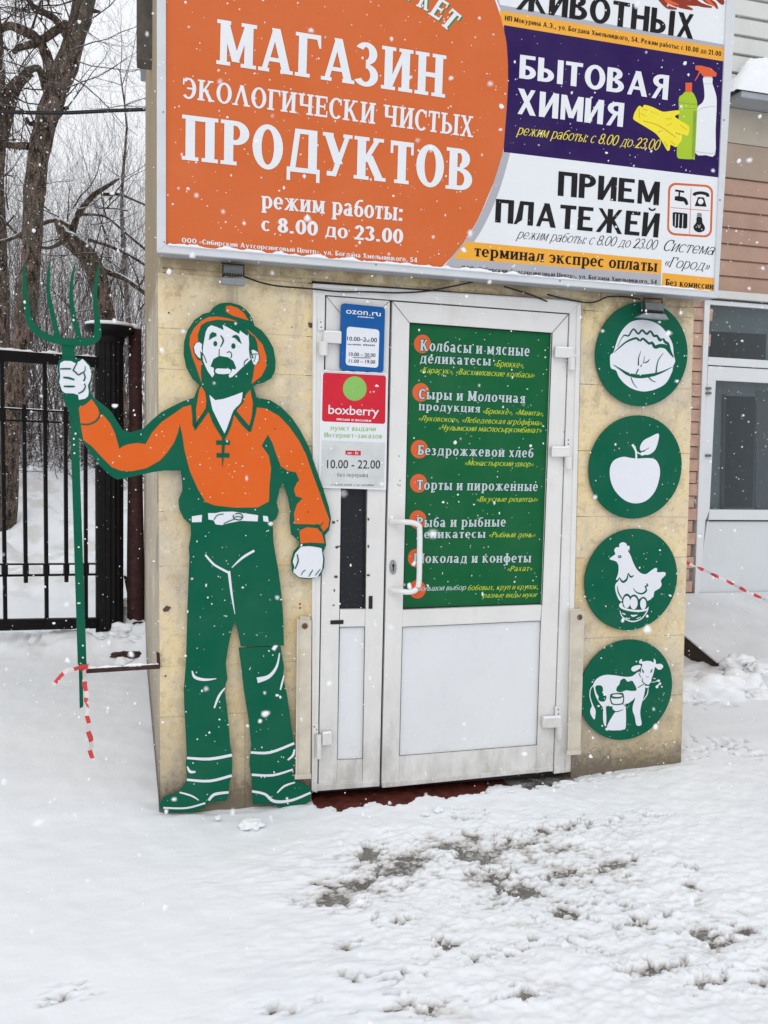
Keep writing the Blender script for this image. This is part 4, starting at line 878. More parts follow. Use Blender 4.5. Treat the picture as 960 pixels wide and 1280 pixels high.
# ---------------------------------------------------------------- light box sign above
SO = .12
def sp(px, py): return (px, py)
bx = thing('shop_light_box', fac(195, 315, SO), 'big orange, purple and white shop light box sign hung above the door', 'shop sign')
def up(x0, y0, x1, y1, y): return x0 + (x1 - x0) * (y - y0) / (y1 - y0)
YT = -150.0
oL = lambda y: up(196, 0, 196, 315, y); oR = lambda y: up(920.5, 0, 897.5, 372, y)
iL = lambda y: 207.5; iR = lambda y: up(908.5, 0, 893.5, 350, y)
def topy(x): return YT + (x - 196) * .165
b = MB(); front = [fac(oL(315), 315, SO), fac(oR(372), 372.5, SO), fac(oR(topy(920)), topy(920), SO), fac(oL(YT), YT, SO)]
b.prism([p + Vector((0, .012, 0)) for p in front], (0, .085, 0)); b.build('box_casing', M['alum_dark'], bx)
fm = M['alum']
for q in ([(196, 315), (897.5, 372.5), (893, 364), (207.5, 305.5)], [(196, 315), (207.5, 305.5), (207.5, YT), (196, YT)], [(897.5, 372.5), (oR(topy(920)), topy(920)), (iR(topy(908)), topy(908)), (893, 364)], [(196, YT), (207.5, YT + 12), (iR(topy(908)), topy(908) + 10), (oR(topy(920)), topy(920))]):
    slab(q, SO + .004, .02).build('frame_profile', fm, bx, bevel=.002)
fp = [(207.5, 305.5), (893, 364), (iR(topy(908)), topy(908) + 8), (207.5, YT + 10)]
slab(fp, SO - .004, .004).build('face_panel', M['sign_orange'], bx)
E0 = SO - .0038
arcp = [(600, -40), (611, -20), (618.7, 0), (627.5, 26), (633.2, 52), (635, 79), (635.2, 105), (633.8, 131), (629.7, 184), (622, 215), (610, 245), (598, 273), (583.7, 297), (570, 315), (555, 331), (548, 338)]
arcs = smooth(arcp, 3, False)
right = [(893, 364), (893.5, 350), (899.6, 222), (906.6, 60.4), (910, -30), (910.5, -36)]
art('white_field', M['sign_white'], [arcs + right], bx, E0)
band = stroke([(x + 4.5, y, 9) for x, y in arcp], 3)
art('grey_band', M['greyfilm'], [[p for p in stroke([(636, 181, 7), (632, 195, 9), (620, 235, 10), (603, 275, 10), (586, 303, 10), (566, 327, 10), (557, 340, 10)], 3)], [(613, -20), (618, -20), (625, 6), (906.8, 56), (906.6, 61), (626.5, 14)]], bx, E0 + .00010)
def arcx(y):
    for (a, c), (d, e) in zip(arcp, arcp[1:]):
        if c <= y <= e: return a + (d - a) * (y - c) / (e - c)
    return 634
pur = [(629.6, 31)] + [(arcx(y), y) for y in range(40, 190, 8)] + [(629.4, 190), (899.6, 222), (905.9, 76.5)]
art('purple_field', M['purple'], [pur], bx, E0 + .00020)
art('amber_band', M['amber'], [[(624.5, 13), (906.6, 60.4), (905.9, 76.8), (628, 31)], [(583.7, 301.8), (827.2, 324.8), (826.6, 342.7), (566.5, 323.2), (578, 309)], [(828.2, 341), (893.8, 347.6), (893.1, 364), (827.2, 357)]], bx, E0 + .00030)
art('grey_strip', M['greyfilm'], [[(566, 323.3), (826.5, 343), (826, 357), (553, 336)]], bx, E0 + .00030)
C1 = crop(180, 0, 2.182); C2 = crop(540, 0, 2.286); LO = SO - .0029
def Q(c, *p): return c(*p)
sletter(M['sign_white'], [('МАГАЗИН', C1((200, 52), (825, 152), (821, 267), (197, 174)), dict(t=.215, th=.11)), ('ЭКОЛОГИЧЕСКИ ЧИСТЫХ', C1((107, 211), (900, 318), (897, 375), (105, 267)), dict(t=.185, th=.10)), ('ПРОДУКТОВ', C1((104, 312), (898, 410), (894, 522), (103, 435)), dict(t=.225, th=.11))], bx, LO, name='title_lettering')
# arched word fragment at the top, white with a green shadow
def arched(mat, dx, dy, off):
    b = MB()
    for ch, x, y, rot in (('М', 467, -19, 5), ('А', 486, -11, 12), ('Р', 503, -2, 19), ('К', 520, 7, 26), ('Е', 535, 17, 33), ('Т', 549, 29, 40)):
        v, f, lv = strokefont(ch, t=.2, th=.12); w = max(p[0] for p in v); c, s_ = cos(radians(rot)), sin(radians(rot)); hh = 25; ww = 16 / w
        pts = [fac(x + dx + (a * ww) * c + (d * hh) * s_ * 1.0, y + dy + (a * ww) * s_ * .9 - d * hh * c, off + (i % 7) * .0001) for i, (a, d) in enumerate([(0, 0)])]
        k = len(v); o = [fac(x + dx + a * ww * c + d * hh * s_, y + dy + a * ww * s_ - d * hh * c, off + l * .00003) for (a, d), l in zip(v, lv)]
        b.add(o, f if (o[f[0][1]] - o[f[0][0]]).cross(o[f[0][2]] - o[f[0][0]]).dot(CAM - o[f[0][0]]) > 0 else [t_[::-1] for t_ in f])
    b.build('arched_lettering', mat, bx, fix=False)
arched(plain('sign_dark_green', (.02, .22, .06, 1)), 1.8, 1.6, SO - .0036); arched(M['sign_white'], 0, 0, SO - .0030)
sletter(M['sign_white'], [('режим работы:', C1((320, 534), (706, 567), (704, 603), (320, 567)), dict(h=.72, **SLAB)), ('с 8.00 до 23.00', C1((320, 590), (708, 626), (706, 665), (320, 629)), SLAB)], bx, LO)
sletter(M['sign_white'], [('ООО «Сибирский Аутсорсинговый Центр», ул. Богдана Хмельницкого, 54', C1((103, 648), (745, 703), (745, 716), (103, 661)), SMALL)], bx, LO)
sletter(M['black'], [('ЖИВОТНЫХ', C2((245, -48), (752, 42), (746, 112), (240, 26)), SANS)], bx, LO)
sletter(M['black'], [('ПРИЕМ', C2((362, 489), (652, 520), (648, 587), (359, 559)), SANS), ('ПЛАТЕЖЕЙ', C2((183, 568), (652, 610), (646, 679), (180, 635)), SANS)], bx, LO)
sletter(M['black'], [('НП Мокурина А.Э., ул. Богдана Хмельницкого, 54. Режим работы: с 10.00 до 21.00', C2((209, 44), (827, 147), (826, 161), (208, 58)), SMALL)], bx, LO)
sletter(M['black'], [('терминал экспрес оплаты', C2((122, 709), (645, 753), (643, 777), (121, 732)), dict(h=.72, **SLAB))], bx, LO)
sletter(M['black'], [('ООО «Сибирский Аутсорсинговый Центр», ул. Богдана Хмельницкого, 54', C2((85, 759), (643, 800), (642, 812), (84, 770)), SMALL)], bx, LO)
sletter(M['black'], [('Без комиссии', C2((668, 797), (806, 809), (804, 827), (667, 815)), SLAB)], bx, LO)
sletter(M['black'], [('режим работы: с 8.00 до 23.00', C2((246, 654), (648, 686), (643, 714), (240, 681)), THIN)], bx, LO)
sletter(M['black'], [('Система', C2((668, 684), (812, 698), (806, 729), (661, 716)), THIN), ('«Город»', C2((670, 733), (797, 745), (792, 774), (665, 762)), THIN)], bx, LO)
sletter(M['sign_white'], [('БЫТОВАЯ', C2((252, 156), (678, 216), (673, 286), (249, 223)), SANS), ('ХИМИЯ', C2((246, 252), (550, 295), (545, 363), (243, 325)), SANS)], bx, LO)
sletter(M['yellow'], [('режим работы: с 8.00 до 23.00', C2((244, 356), (655, 400), (650, 430), (240, 384)), dict(THIN, t=.12, th=.075))], bx, LO)
# bottles and gloves print
K = crop(780, 60, 6.857); B0 = E0 + .00040
art('spray_bottle_print', M['sign_white'], [smooth(K((680, 250), (755, 250), (758, 305), (780, 370), (795, 460), (785, 700), (780, 915), (700, 918), (612, 900), (608, 700), (625, 520), (670, 470), (690, 420), (685, 330)), 3)], bx, B0)
art('spray_shade_print', M['greyfilm'], G(K((630, 545, 2), (680, 512, 5), (790, 498, 3)), K((680, 252, 3), (755, 256, 3)), K((612, 885, 4), (700, 900, 4), (780, 902, 4)), K((684, 305, 3), (756, 308, 3))), bx, B0 + .00010)
art('trigger_print', M['dot_orange'], [K((612, 150), (655, 150), (740, 170), (795, 215), (790, 243), (740, 248), (680, 245), (640, 195), (612, 185))] + G(K((655, 190, 12), (635, 235, 10), (608, 282, 6))) + [K((527, 297), (584, 297), (582, 378), (526, 378))], bx, B0 + .00020)
art('green_bottle_print', M['lime'], [smooth(K((526, 375), (580, 375), (612, 420), (628, 480), (625, 600), (608, 930), (590, 952), (500, 950), (455, 930), (458, 800), (470, 560), (470, 430), (500, 400)), 3)], bx, B0 + .00030)
art('bottle_line_print', plain('olive_film', (.22, .34, .02, 1)), G(K((472, 465, 6), (540, 478, 6), (625, 482, 6)), K((470, 505, 4), (540, 516, 4), (622, 520, 4))) + [K((595, 540), (622, 540), (606, 930), (580, 940))], bx, B0 + .00040)
art('glove_print', M['yellow'], [smooth(K((80, 590), (95, 545), (130, 495), (160, 510), (175, 487), (250, 508), (330, 545), (400, 540), (470, 535), (472, 565), (435, 585), (480, 620), (555, 668), (558, 712), (545, 752), (500, 740), (495, 790), (470, 820), (445, 850), (400, 830), (392, 870), (370, 878), (330, 810), (280, 740), (215, 695), (140, 650), (85, 615)), 3)], bx, B0 + .00050)
art('glove_fold_print', M['dyellow'], G(K((140, 560, 6), (190, 585, 5)), K((160, 520, 5), (240, 548, 4), (300, 570, 3)), K((165, 625, 8), (260, 650, 8), (340, 690, 10), (450, 770, 7)), K((360, 608, 6), (410, 605, 4)), K((370, 665, 6), (410, 645, 5)), K((290, 722, 7), (330, 710, 5)), K((440, 725, 9), (490, 742, 6)), K((345, 800, 5), (375, 845, 6)), K((480, 660, 4), (540, 700, 4)), K((130, 520, 5), (135, 600, 5)), K((400, 800, 5), (440, 830, 4))), bx, B0 + .00060)
# four-icon badge
K = crop(730, 220, 5.333)
q = rrect(K((562, 42), (862, 62), (852, 412), (553, 392)), .17, 5); q2 = rrect(K((576, 58), (848, 76), (838, 398), (566, 378)), .15, 5)
art('badge_border', M['sign_orange'], [q], bx, E0 + .00030); art('badge_field', M['sign_white'], [q2], bx, E0 + .00047)
art('badge_cross', M['sign_orange'], G(K((714, 82, 4), (704, 385, 4)), K((578, 210, 4), (838, 232, 4))), bx, E0 + .00067)
art('badge_icons', M['black'], G(K((608, 96, 14), (668, 106, 14)), K((637, 100, 10), (633, 145, 12)), K((605, 148, 26), (640, 152, 34), (672, 160, 26), (688, 192, 18)), K((733, 130, 22), (742, 118, 22), (780, 112, 20), (820, 122, 22), (826, 138, 22))) + [K((760, 140), (800, 143), (818, 205), (738, 200)), K((590, 245), (605, 240), (688, 250), (690, 262), (688, 345), (672, 352), (655, 342), (645, 350), (628, 340), (616, 348), (598, 335), (592, 330))]
    + [smooth(K((752, 275), (785, 278), (790, 310), (806, 340), (800, 365), (768, 376), (738, 362), (730, 335), (748, 310)), 3), K((756, 248), (784, 250), (785, 274), (753, 272))], bx, E0 + .00067)
art('icon_highlight', M['sign_white'], [ell(*K((778, 170))[0], 3.4, 3.6, 12)] + G(K((611, 252, 5), (608, 335, 5)), K((634, 254, 5), (630, 338, 5)), K((660, 256, 5), (656, 340, 5)), K((758, 325, 3), (768, 345, 3), (775, 325, 3)), K((754, 258, 3), (784, 260, 3)), K((755, 267, 3), (784, 268, 3))), bx, E0 + .00150)
# flame-red ornament at the top right corner
art('flame_print', M['rust'], G(*[[(x, y, w) for x, y, w in s] for s in (((815, -12, 14), (835, -2, 12), (850, 6, 8), (866, 12, 2)), ((838, -10, 10), (856, 2, 8), (880, 6, 3)), ((872, -14, 12), (884, 0, 8), (893, 5, 5), (897, 11, 2)), ((858, -12, 8), (872, 4, 6), (890, 9, 2)), ((822, -6, 6), (834, 8, 5), (846, 11, 2)), ((893, -10, 10), (902, 2, 7), (903, 6, 2)))]), bx, E0 + .00030)
art('flame_print', M['dot_orange'], G(((818, -8, 6), (836, 2, 5), (848, 6, 2)), ((876, -10, 5), (886, 2, 4), (894, 8, 1))), bx, E0 + .00053)
# rivets on the frame, snow on the bottom ledge
art('rivet', M['lampgrey'], [ell(x, y, 1, 1.1, 8) for x, y in ((205.5, 302.5), (890, 358), (470, 331), (905, 150), (900, 250), (204, 140), (700, 351))], bx, SO + .0048)
def snowline(name, parent, P0, P1, w, h, n=60, seed=1, y_front=None, side=Vector((0, -1, 0)), skip=.0):
    """irregular strip of snow lying on an edge from P0 to P1"""
    rr = random.Random(seed); b = MB(); P0 = Vector(P0); P1 = Vector(P1); prof = []
    for i in range(n + 1):
        t = i / n; k = max(0.04, .6 + .9 * noise.noise(Vector((t * n * .23, seed * 3.1, 0))) + .35 * noise.noise(Vector((t * n * .8, seed, 2)))); 
        if i in (0, n): k = .05
        c = P0.lerp(P1, t); hh = h * k; ww = w * (.7 + .3 * k)
        prof.append([c + side * (ww / 2) + Vector((0, 0, -.001)), c + side * (ww * .42) + Vector((0, 0, hh * .6)), c + Vector((0, 0, hh)), c - side * (ww * .42) + Vector((0, 0, hh * .6)), c - side * (ww / 2) + Vector((0, 0, -.001))])
    V = [p for r in prof for p in r]; Fs = [(i * 5 + j, (i + 1) * 5 + j, (i + 1) * 5 + j + 1, i * 5 + j + 1) for i in range(n) for j in range(4)]
    Fs += [(i * 5 + 4, (i + 1) * 5 + 4, (i + 1) * 5, i * 5) for i in range(n)]
    b.add(V, Fs); return b.build(name, M['snowcap'], parent, sm=True)
snowline('ledge_snow', bx, fac(209, 306.5, SO + .004), fac(660, 345, SO + .004), .016, .014, 160, 3)
snowline('ledge_snow', bx, fac(600, 340, SO + .004), fac(888, 364, SO + .004), .012, .008, 110, 5)
# hanging arms behind
for x in (300, 560, 820): MB().box((fac(x, 200).x - .02, -.04, 2.5), (fac(x, 200).x + .02, .0, 2.56)).build('hanger_arm', M['lampgrey'], bx)

# ---------------------------------------------------------------- floodlights + cables
def flood(q_body, q_glass, q_arm, label, off):
    t = thing('floodlight', fac(q_body[0][0], q_body[0][1], off), label, 'floodlight', 'small grey floodlights under the sign')
    slab(q_body, off, .04).build('lamp_housing', M['lampgrey'], t, bevel=.003)
    slab(q_glass, off + .012, .03).build('lamp_visor', plain('lamp_light_grey', (.24, .25, .27, 1), .4, .2, 30), t, bevel=.002)
    for k in range(7):
        u = (k + .5) / 7; x = q_body[3][0] + (q_body[2][0] - q_body[3][0]) * u; y = q_body[3][1] + (q_body[2][1] - q_body[3][1]) * u
        slab([(x - .9, y - 2.4), (x + .9, y - 2.3), (x + .9, y + 1.2), (x - .9, y + 1.1)], off + .006, .01).build('cooling_fin', M['seam'], t)
    b = MB()
    for pts in q_arm: b.tube([fac(x, y, off - .005) for x, y in pts], .0035, 6)
    b.build('lamp_bracket', M['seam'], t)
flood([(279.5, 331.5), (304.5, 333), (303.5, 345), (279, 343)], [(277.5, 346.5), (310, 348.5), (306, 357), (276.5, 354.5)], [[(277, 329), (305, 331.5), (304.8, 345)], [(279, 331), (278.5, 350)]], 'grey floodlight on the wall above the farmer hat, left of the door', .07)
flood([(806.5, 377.5), (831, 380), (829.5, 391), (808, 389)], [(807, 391), (832, 392.5), (836.5, 399.5), (797, 396)], [[(806, 373), (827.5, 374), (827.5, 379)], [(805, 372), (804, 394)], [(800, 390), (812, 392)]], 'grey floodlight in front of the cabbage disc', .09)
def cable(pts, label, off=.02, r=.0035):
    b = MB(); b.tube([fac(x, y, off + .006 * sin(i * 1.7)) for i, (x, y) in enumerate(smooth(pts, 4, False))], r, 6)
    return tag(b.build('cable', M['cable'], sm=True), label, 'cable')
cable([(304, 345), (324, 352.5), (348.7, 357.7), (389.5, 361), (424.5, 364.5), (460, 364.8), (495, 366), (528, 364.5), (555, 360), (584, 354), (600, 349)], 'thin black cable sagging over the top of the white door frame', .026)
cable([(630, 358), (640, 361), (665, 369), (684, 377)], 'short black cable hanging below the sign over the door corner', .03)
cable([(684, 368), (700, 372), (727, 377.5), (744, 377.5), (760, 371), (783, 371), (800, 374)], 'black cable running from the door frame corner to the right floodlight', .03)

# ---------------------------------------------------------------- door poster
C8 = crop(480, 370, 3.123)
po = thing('door_poster', fac(505, 760, .0), 'green poster listing foods on the glass of the white door', 'poster')
slab([(512.8, 404.8), (688.8, 417.2), (676.4, 754), (504.4, 759.6)], -.006, .002).build('poster_sheet', M['poster_green'], po)
PF = -.0055
art('dot_print', M['dot_orange'], [ell(480 + x / 3.123, 370 + y / 3.123, 10.6, 11.6, 24) for x, y in ((150, 187), (144, 376), (138, 598), (135, 731), (132, 873), (126, 1023), (130, 1145))], po, PF)
HD = [('Колбасы и мясные', (142, 170), (570, 192), (568, 236), (140, 213)), ('деликатесы', (142, 222), (418, 235), (417, 272), (140, 262)), ('Сыры и Молочная', (137, 362), (553, 380), (551, 418), (135, 402)), ('продукция', (136, 413), (377, 424), (375, 455), (135, 446)),
      ('Бездрожжевой хлеб', (132, 582), (585, 593), (583, 631), (130, 620)), ('Торты и пироженные', (130, 717), (602, 724), (600, 762), (128, 756)), ('Рыба и рыбные', (127, 863), (477, 862), (475, 900), (125, 903)), ('деликатесы', (128, 912), (397, 912), (396, 944), (126, 946)), ('Шоколад и конфеты', (116, 1005), (576, 1004), (574, 1040), (114, 1043))]
COP = tuple((.05 * cos(a * pi / 4), .055 * sin(a * pi / 4)) for a in range(8))
sletter(M['headdark'], [(s, C8(*q)) for s, *q in HD], po, PF + .0004, copies=COP, **dict(SLAB, gap=.11))
sletter(M['head'], [(s, C8(*q)) for s, *q in HD], po, PF + .0009, **dict(SLAB, gap=.11))
YL = [('«Брюкке»,', (432, 250), (548, 256), (545, 281), (430, 275)), ('«Карасук», «Васхниловские колбасы»', (143, 276), (590, 297), (587, 320), (140, 299)), ('«Брюкке», «Манита»,', (388, 437), (625, 447), (622, 468), (386, 459)), ('«Луковское», «Лебедевская агрофирма»,', (137, 466), (622, 484), (620, 506), (135, 487)), ('«Чулымский маслосыркомбинат»', (215, 502), (617, 513), (615, 535), (213, 524)),
      ('«Монастырский двор»', (318, 640), (585, 645), (583, 666), (316, 661)), ('«Вкусные рецепты»', (364, 782), (602, 783), (600, 803), (362, 803)), ('«Рыбный день»', (412, 921), (592, 921), (590, 942), (410, 942)), ('«Рахат»', (484, 1054), (580, 1052), (578, 1073), (482, 1075)), ('бобовых, круп и крупок,', (329, 1128), (604, 1124), (602, 1144), (327, 1149)), ('разные виды муки', (387, 1158), (597, 1156), (595, 1175), (384, 1178))]
sletter(M['yelgreen'], [(s, C8(*q)) for s, *q in YL], po, PF + .0005, **ITAL)
sletter(M['head'], [('Большой выбор', C8((130, 1131), (322, 1127), (320, 1147), (127, 1152)))], po, PF + .0006, **ITAL)

# ---------------------------------------------------------------- two small notice boards on the narrow leaf
C7 = crop(380, 350, 3.656)
oz = thing('notice_board', fac(426, 464, .02), 'blue notice board with white hours panel, upper one on the narrow door leaf', 'notice board')
b = MB(); b.prism([fac(x, y, .022) for x, y in rrect(C7((170, 105), (371, 125), (363, 423), (163, 410)), .08)], (0, .008, 0)); b.build('board', M['blue'], oz)
b = MB(); art('hours_panel', M['white'], [rrect(C7((196, 212), (345, 227), (339, 402), (190, 389)), .1)], oz, .0226)
lettering(M['sign_white'], [('ozon', C7((193, 132), (292, 140), (291, 161), (192, 153)), dict(h=.56, bold=.01, space=1.0)), ('ru', C7((312, 143), (351, 147), (350, 166), (311, 162)), dict(h=.56, bold=.01))], oz, .0226)
art('logo_dot', M['sign_white'], [ell(*C7((301, 161))[0], .7, .8, 8)], oz, .0226)
def dashes(c, x0, y0, x1, y1, h, seed, gap=.3):
    rr = random.Random(seed); o = []; x = x0
    while x < x1:
        w = rr.uniform(.5, 1.3) * h
        if rr.random() > gap * .5:
            y = y0 + (y1 - y0) * (x - x0) / (x1 - x0); hh = h * rr.uniform(.7, 1)
            o.append(c((x, y - hh), (x + w, y - hh), (x + w, y), (x, y)))
        x += w + h * .35
    return o
art('small_print', M['sign_white'], dashes(C7, 245, 170, 325, 176, 6, 2) , oz, .0226)
lettering(M['black'], [('10.00–20.00', C7((198, 257), (334, 264), (333, 285), (197, 276)), dict(bold=.01)), ('10.00 – 20.00', C7((206, 329), (327, 335), (326, 352), (205, 346)), dict(bold=.01)), ('11.00 – 19.00', C7((206, 361), (326, 366), (325, 383), (205, 377)), dict(bold=.01))], oz, .0232)
art('small_print', M['lampgrey'], dashes(C7, 200, 297, 322, 302, 7, 3) + dashes(C7, 218, 356, 300, 358, 5, 4), oz, .0232)
bb = thing('notice_board', fac(400, 612, .02), 'white notice board with red square and green circle, lower one on the narrow door leaf', 'notice board')
slab(C7((78, 412), (383, 426), (375, 959), (67, 949)), .017, .005).build('board', M['sign_white'], bb)
art('red_square', M['red'], [rrect(C7((87, 423), (375, 437), (371, 658), (82, 646)), .05)], bb, .0176)
art('green_dot', M['pgreen'], [ell(*C7((232, 496))[0], 14.8, 15.3, 28)], bb, .0180)
art('grey_field', plain('pale_grey_film', (.60, .62, .62, 1), .4), [C7((82, 733), (369, 744), (365, 950), (77, 941))], bb, .0176)
art('day_tab', M['red'], [C7((190, 779), (260, 781), (259, 802), (189, 800))], bb, .0182)
lettering(M['sign_white'], [('boxberry', C7((113, 566), (343, 577), (341, 621), (111, 611)), dict(h=.76, bold=.008, space=.95))], bb, .0187)
sletter(M['sign_white'], [('письма и посылки', C7((150, 628), (307, 636), (306, 649), (149, 641)), SMALL), ('пн - вс', C7((200, 783), (250, 784), (249, 797), (199, 796)), SMALL)], bb, .0187)
sletter(M['pgreen'], [('пункт выдачи', C7((123, 664), (328, 669), (327, 691), (122, 687))), ('Интернет-заказов', C7((94, 696), (357, 702), (356, 724), (93, 719)))], bb, .0181, **dict(ITAL, slant=0, gap=.16))
lettering(M['black'], [('10.00 - 22.00', C7((106, 820), (349, 822), (347, 862), (105, 860)), dict(bold=.003))], bb, .0182)
sletter(M['lampgrey'], [('без перерыва', C7((153, 880), (292, 882), (291, 901), (152, 899)))], bb, .0182, **dict(ITAL, slant=0, gap=.16))
art('small_print', M['lampgrey'], dashes(C7, 125, 938, 322, 940, 5, 6), bb, .0182)
snowline('top_snow', bb, fac(403, 463.5, .019), fac(483, 467, .019), .008, .004, 40, 8)

# ---------------------------------------------------------------- steel bar holding the pole, tape
t = thing('steel_strut', fac(200, 832, .0), 'thin brown steel bar from the wall corner to the fork pole, topped with snow', 'steel bar')
b = MB(); b.prism([fac(105, 836.5, .045), fac(200, 830.5, .02), fac(200, 836, .02), fac(105, 842, .045)], (0, .018, 0)); b.build('bar', M['rustiron'], t)
b = MB(); b.prism([fac(195.5, 816, .014), fac(199.5, 818, .014), fac(200.3, 831, .014), fac(196, 831, .014)], (0, .02, 0)); b.build('fixing_lug', M['rustiron'], t)
snowline('snow_cap', t, fac(107, 836, .036), fac(199, 830.2, .012), .018, .011, 40, 12, side=Vector((0, -1, 0)))
def ribbon(name, path, w, label, cat, n_str=.06, th=.0006, seed=0, twist=0.4):
    """striped barrier tape: path of Vectors"""
    P = [Vector(p) for p in path]; segs = []; d = 0; b = MB(); rr = random.Random(seed)
    Q_ = []
    for i in range(len(P) - 1):
        k = max(1, int((P[i + 1] - P[i]).length / .012))
        for j in range(k): Q_.append(P[i].lerp(P[i + 1], j / k))
    Q_.append(P[-1]); L = []
    for i, p in enumerate(Q_):
        tg = (Q_[min(len(Q_) - 1, i + 1)] - Q_[max(0, i - 1)]).normalized(); s_ = tg.cross(Vector((0, 1, 0)))
        if s_.length < .1: s_ = Vector((1, 0, 0))
        s_.normalize(); a = twist * sin(i * .35 + seed) + .25 * sin(i * .9); s_ = s_ * cos(a) + Vector((0, 1, 0)) * sin(a)
        ww = w * (1 + .15 * sin(i * .7)); L.append((p - s_ * ww / 2, p + s_ * ww / 2))
    dist = 0
    for i in range(len(L) - 1):
        dist += (Q_[i + 1] - Q_[i]).length
        mi = 0 if (dist % n_str) < n_str * .5 else 1
        o = Vector((0, th, 0)); v = [L[i][0], L[i][1], L[i + 1][1], L[i + 1][0]]
        b.add(v + [q_ + o for q_ in v], [(0, 1, 2, 3), (7, 6, 5, 4), (0, 4, 5, 1), (3, 2, 6, 7), (0, 3, 7, 4), (1, 5, 6, 2)], mi)
    return tag(b.build(name, [M['tapered'], M['tapewhite']]), label, cat)
K = crop(40, 800, 5.333)
def kp(pts, off=.06): return [fac(x, y, off + o[0] if (o := (c or (0,))) else off) for (x, y, *c) in K(*pts)]
ribbon('barrier_tape', kp([(345, 170), (352, 230), (350, 300), (366, 360), (358, 410), (374, 450), (366, 505), (380, 555), (374, 610), (392, 655), (396, 700), (384, 735), (396, 770), (412, 808)], .075), .019, 'red and white barrier tape hanging down from the foot of the fork pole', 'tape', .07, seed=1, twist=.9)
ribbon('barrier_tape', kp([(355, 175), (320, 182), (280, 195), (230, 205), (190, 240), (155, 285), (138, 300)], .085), .018, 'short red and white tape end blown left from the fork pole', 'tape', .09, seed=2, twist=.6)
ribbon('barrier_tape', kp([(325, 165), (345, 185), (372, 165), (360, 195), (335, 200), (318, 172)], .055), .012, 'red tape knot tied round the fork pole', 'tape', .5, seed=3)

# ---------------------------------------------------------------- iron fence
FD = ray(2086, 578).normalized(); FD.z = 0; FD.normalize()
FO = gnd(138, 800, -.02); FN = Vector((FD.y, -FD.x, 0)); FP = Plane(FO, FN)
def fp_(px, py, off=0): return FP.at(px, py, off)
pl = thing('fence_pillar', (FO.x, FO.y, 0), 'round fluted black iron pillar with a snow topped cap at the end of the fence', 'fence pillar')
cb = fp_(137, 800); ct = fp_(136.5, 425); rad = (fp_(154, 640) - fp_(120, 640)).length / 2
b = MB(); n = 32; V = []; Fs = []
zs = [-.25, .0, .06, .10] + [ .1 + (ct.z - .1) * k / 6 for k in range(1, 7)]
for z in zs:
    u = (z - cb.z) / (ct.z - cb.z); cx = cb.x + (ct.x - cb.x) * u; cy = cb.y + (ct.y - cb.y) * u
    for k in range(n * 2):
        a = 2 * pi * k / (n * 2); r = rad * (1.0 if k % 4 < 2 else .93); V.append((cx + r * cos(a), cy + r * sin(a), z))
m = n * 2
for i in range(len(zs) - 1): Fs += [(i * m + k, i * m + (k + 1) % m, (i + 1) * m + (k + 1) % m, (i + 1) * m + k) for k in range(m)]
b.add(V, Fs); b.build('pillar_shaft', M['iron'], pl)
def ring(b, c, prof, n=36):
    V = []; Fs = []
    for z, r in prof:
        for k in range(n): V.append((c.x + r * cos(2 * pi * k / n), c.y + r * sin(2 * pi * k / n), c.z + z))
    for i in range(len(prof) - 1): Fs += [(i * n + k, i * n + (k + 1) % n, (i + 1) * n + (k + 1) % n, (i + 1) * n + k) for k in range(n)]
    Fs.append(tuple(range((len(prof) - 1) * n, len(prof) * n))); Fs.append(tuple(range(n))[::-1]); b.add(V, Fs)
b = MB(); ring(b, ct, [(-.02, rad * 1.05), (.0, rad * 1.1), (.02, rad * 1.15), (.045, rad * 1.55), (.06, rad * 1.72), (.085, rad * 1.75), (.095, rad * 1.6)]); b.build('pillar_cap', M['iron'], pl, sm=False)
b = MB(); ring(b, ct, [(.094, rad * 1.66), (.108, rad * 1.68), (.118, rad * 1.4), (.124, rad * .8), (.126, .01)]); b.build('cap_snow', M['snowcap'], pl, sm=True)
fe = thing('iron_fence', fp_(60, 780), 'black iron fence with square bars running left of the pillar', 'fence')
def fbar(name, p, q, w, d, mat=M['iron']):
    p, q = Vector(p), Vector(q); ax = (q - p).normalized(); s_ = ax.cross(FN).normalized() * w / 2; t_ = FN * d / 2; b = MB()
    v = [p - s_ - t_, p + s_ - t_, p + s_ + t_, p - s_ + t_]; v2 = [x + (q - p) for x in v]
    b.add(v + v2, [(0, 1, 2, 3), (7, 6, 5, 4), (0, 4, 5, 1), (1, 5, 6, 2), (2, 6, 7, 3), (3, 7, 4, 0)]); return b.build(name, mat, fe, bevel=.002)
def fline(xa, ya, xb, yb, ext):   # rail along the fence between two pixels, extended to the left
    p = fp_(xa, ya); q = fp_(xb, yb); return p + (p - q).normalized() * ext, q
tr = fline(0, 444.5, 121, 453, 3.2); tr_h = (fp_(0, 438) - fp_(0, 452)).length
fbar('top_rail', tr[0], tr[1], tr_h, .05)
snowline('rail_snow', fe, tr[0] + Vector((0, 0, tr_h / 2)), tr[1] + Vector((0, 0, tr_h / 2)), .05, .022, 200, 21, side=FN)
r1 = fline(0, 510.5, 121, 517, 3.2); r2 = fline(0, 525, 121, 530, 3.2); r3 = fline(0, 705, 121, 704.5, 3.2); r4 = fline(0, 719.5, 121, 718, 3.2); r5 = fline(0, 781, 121, 778.5, 3.2)
for r_, w in ((r1, .012), (r2, .012), (r3, .012), (r4, .012)): fbar('thin_rail', *r_, w, .03)
fbar('bottom_rail', *r5, .07, .05)
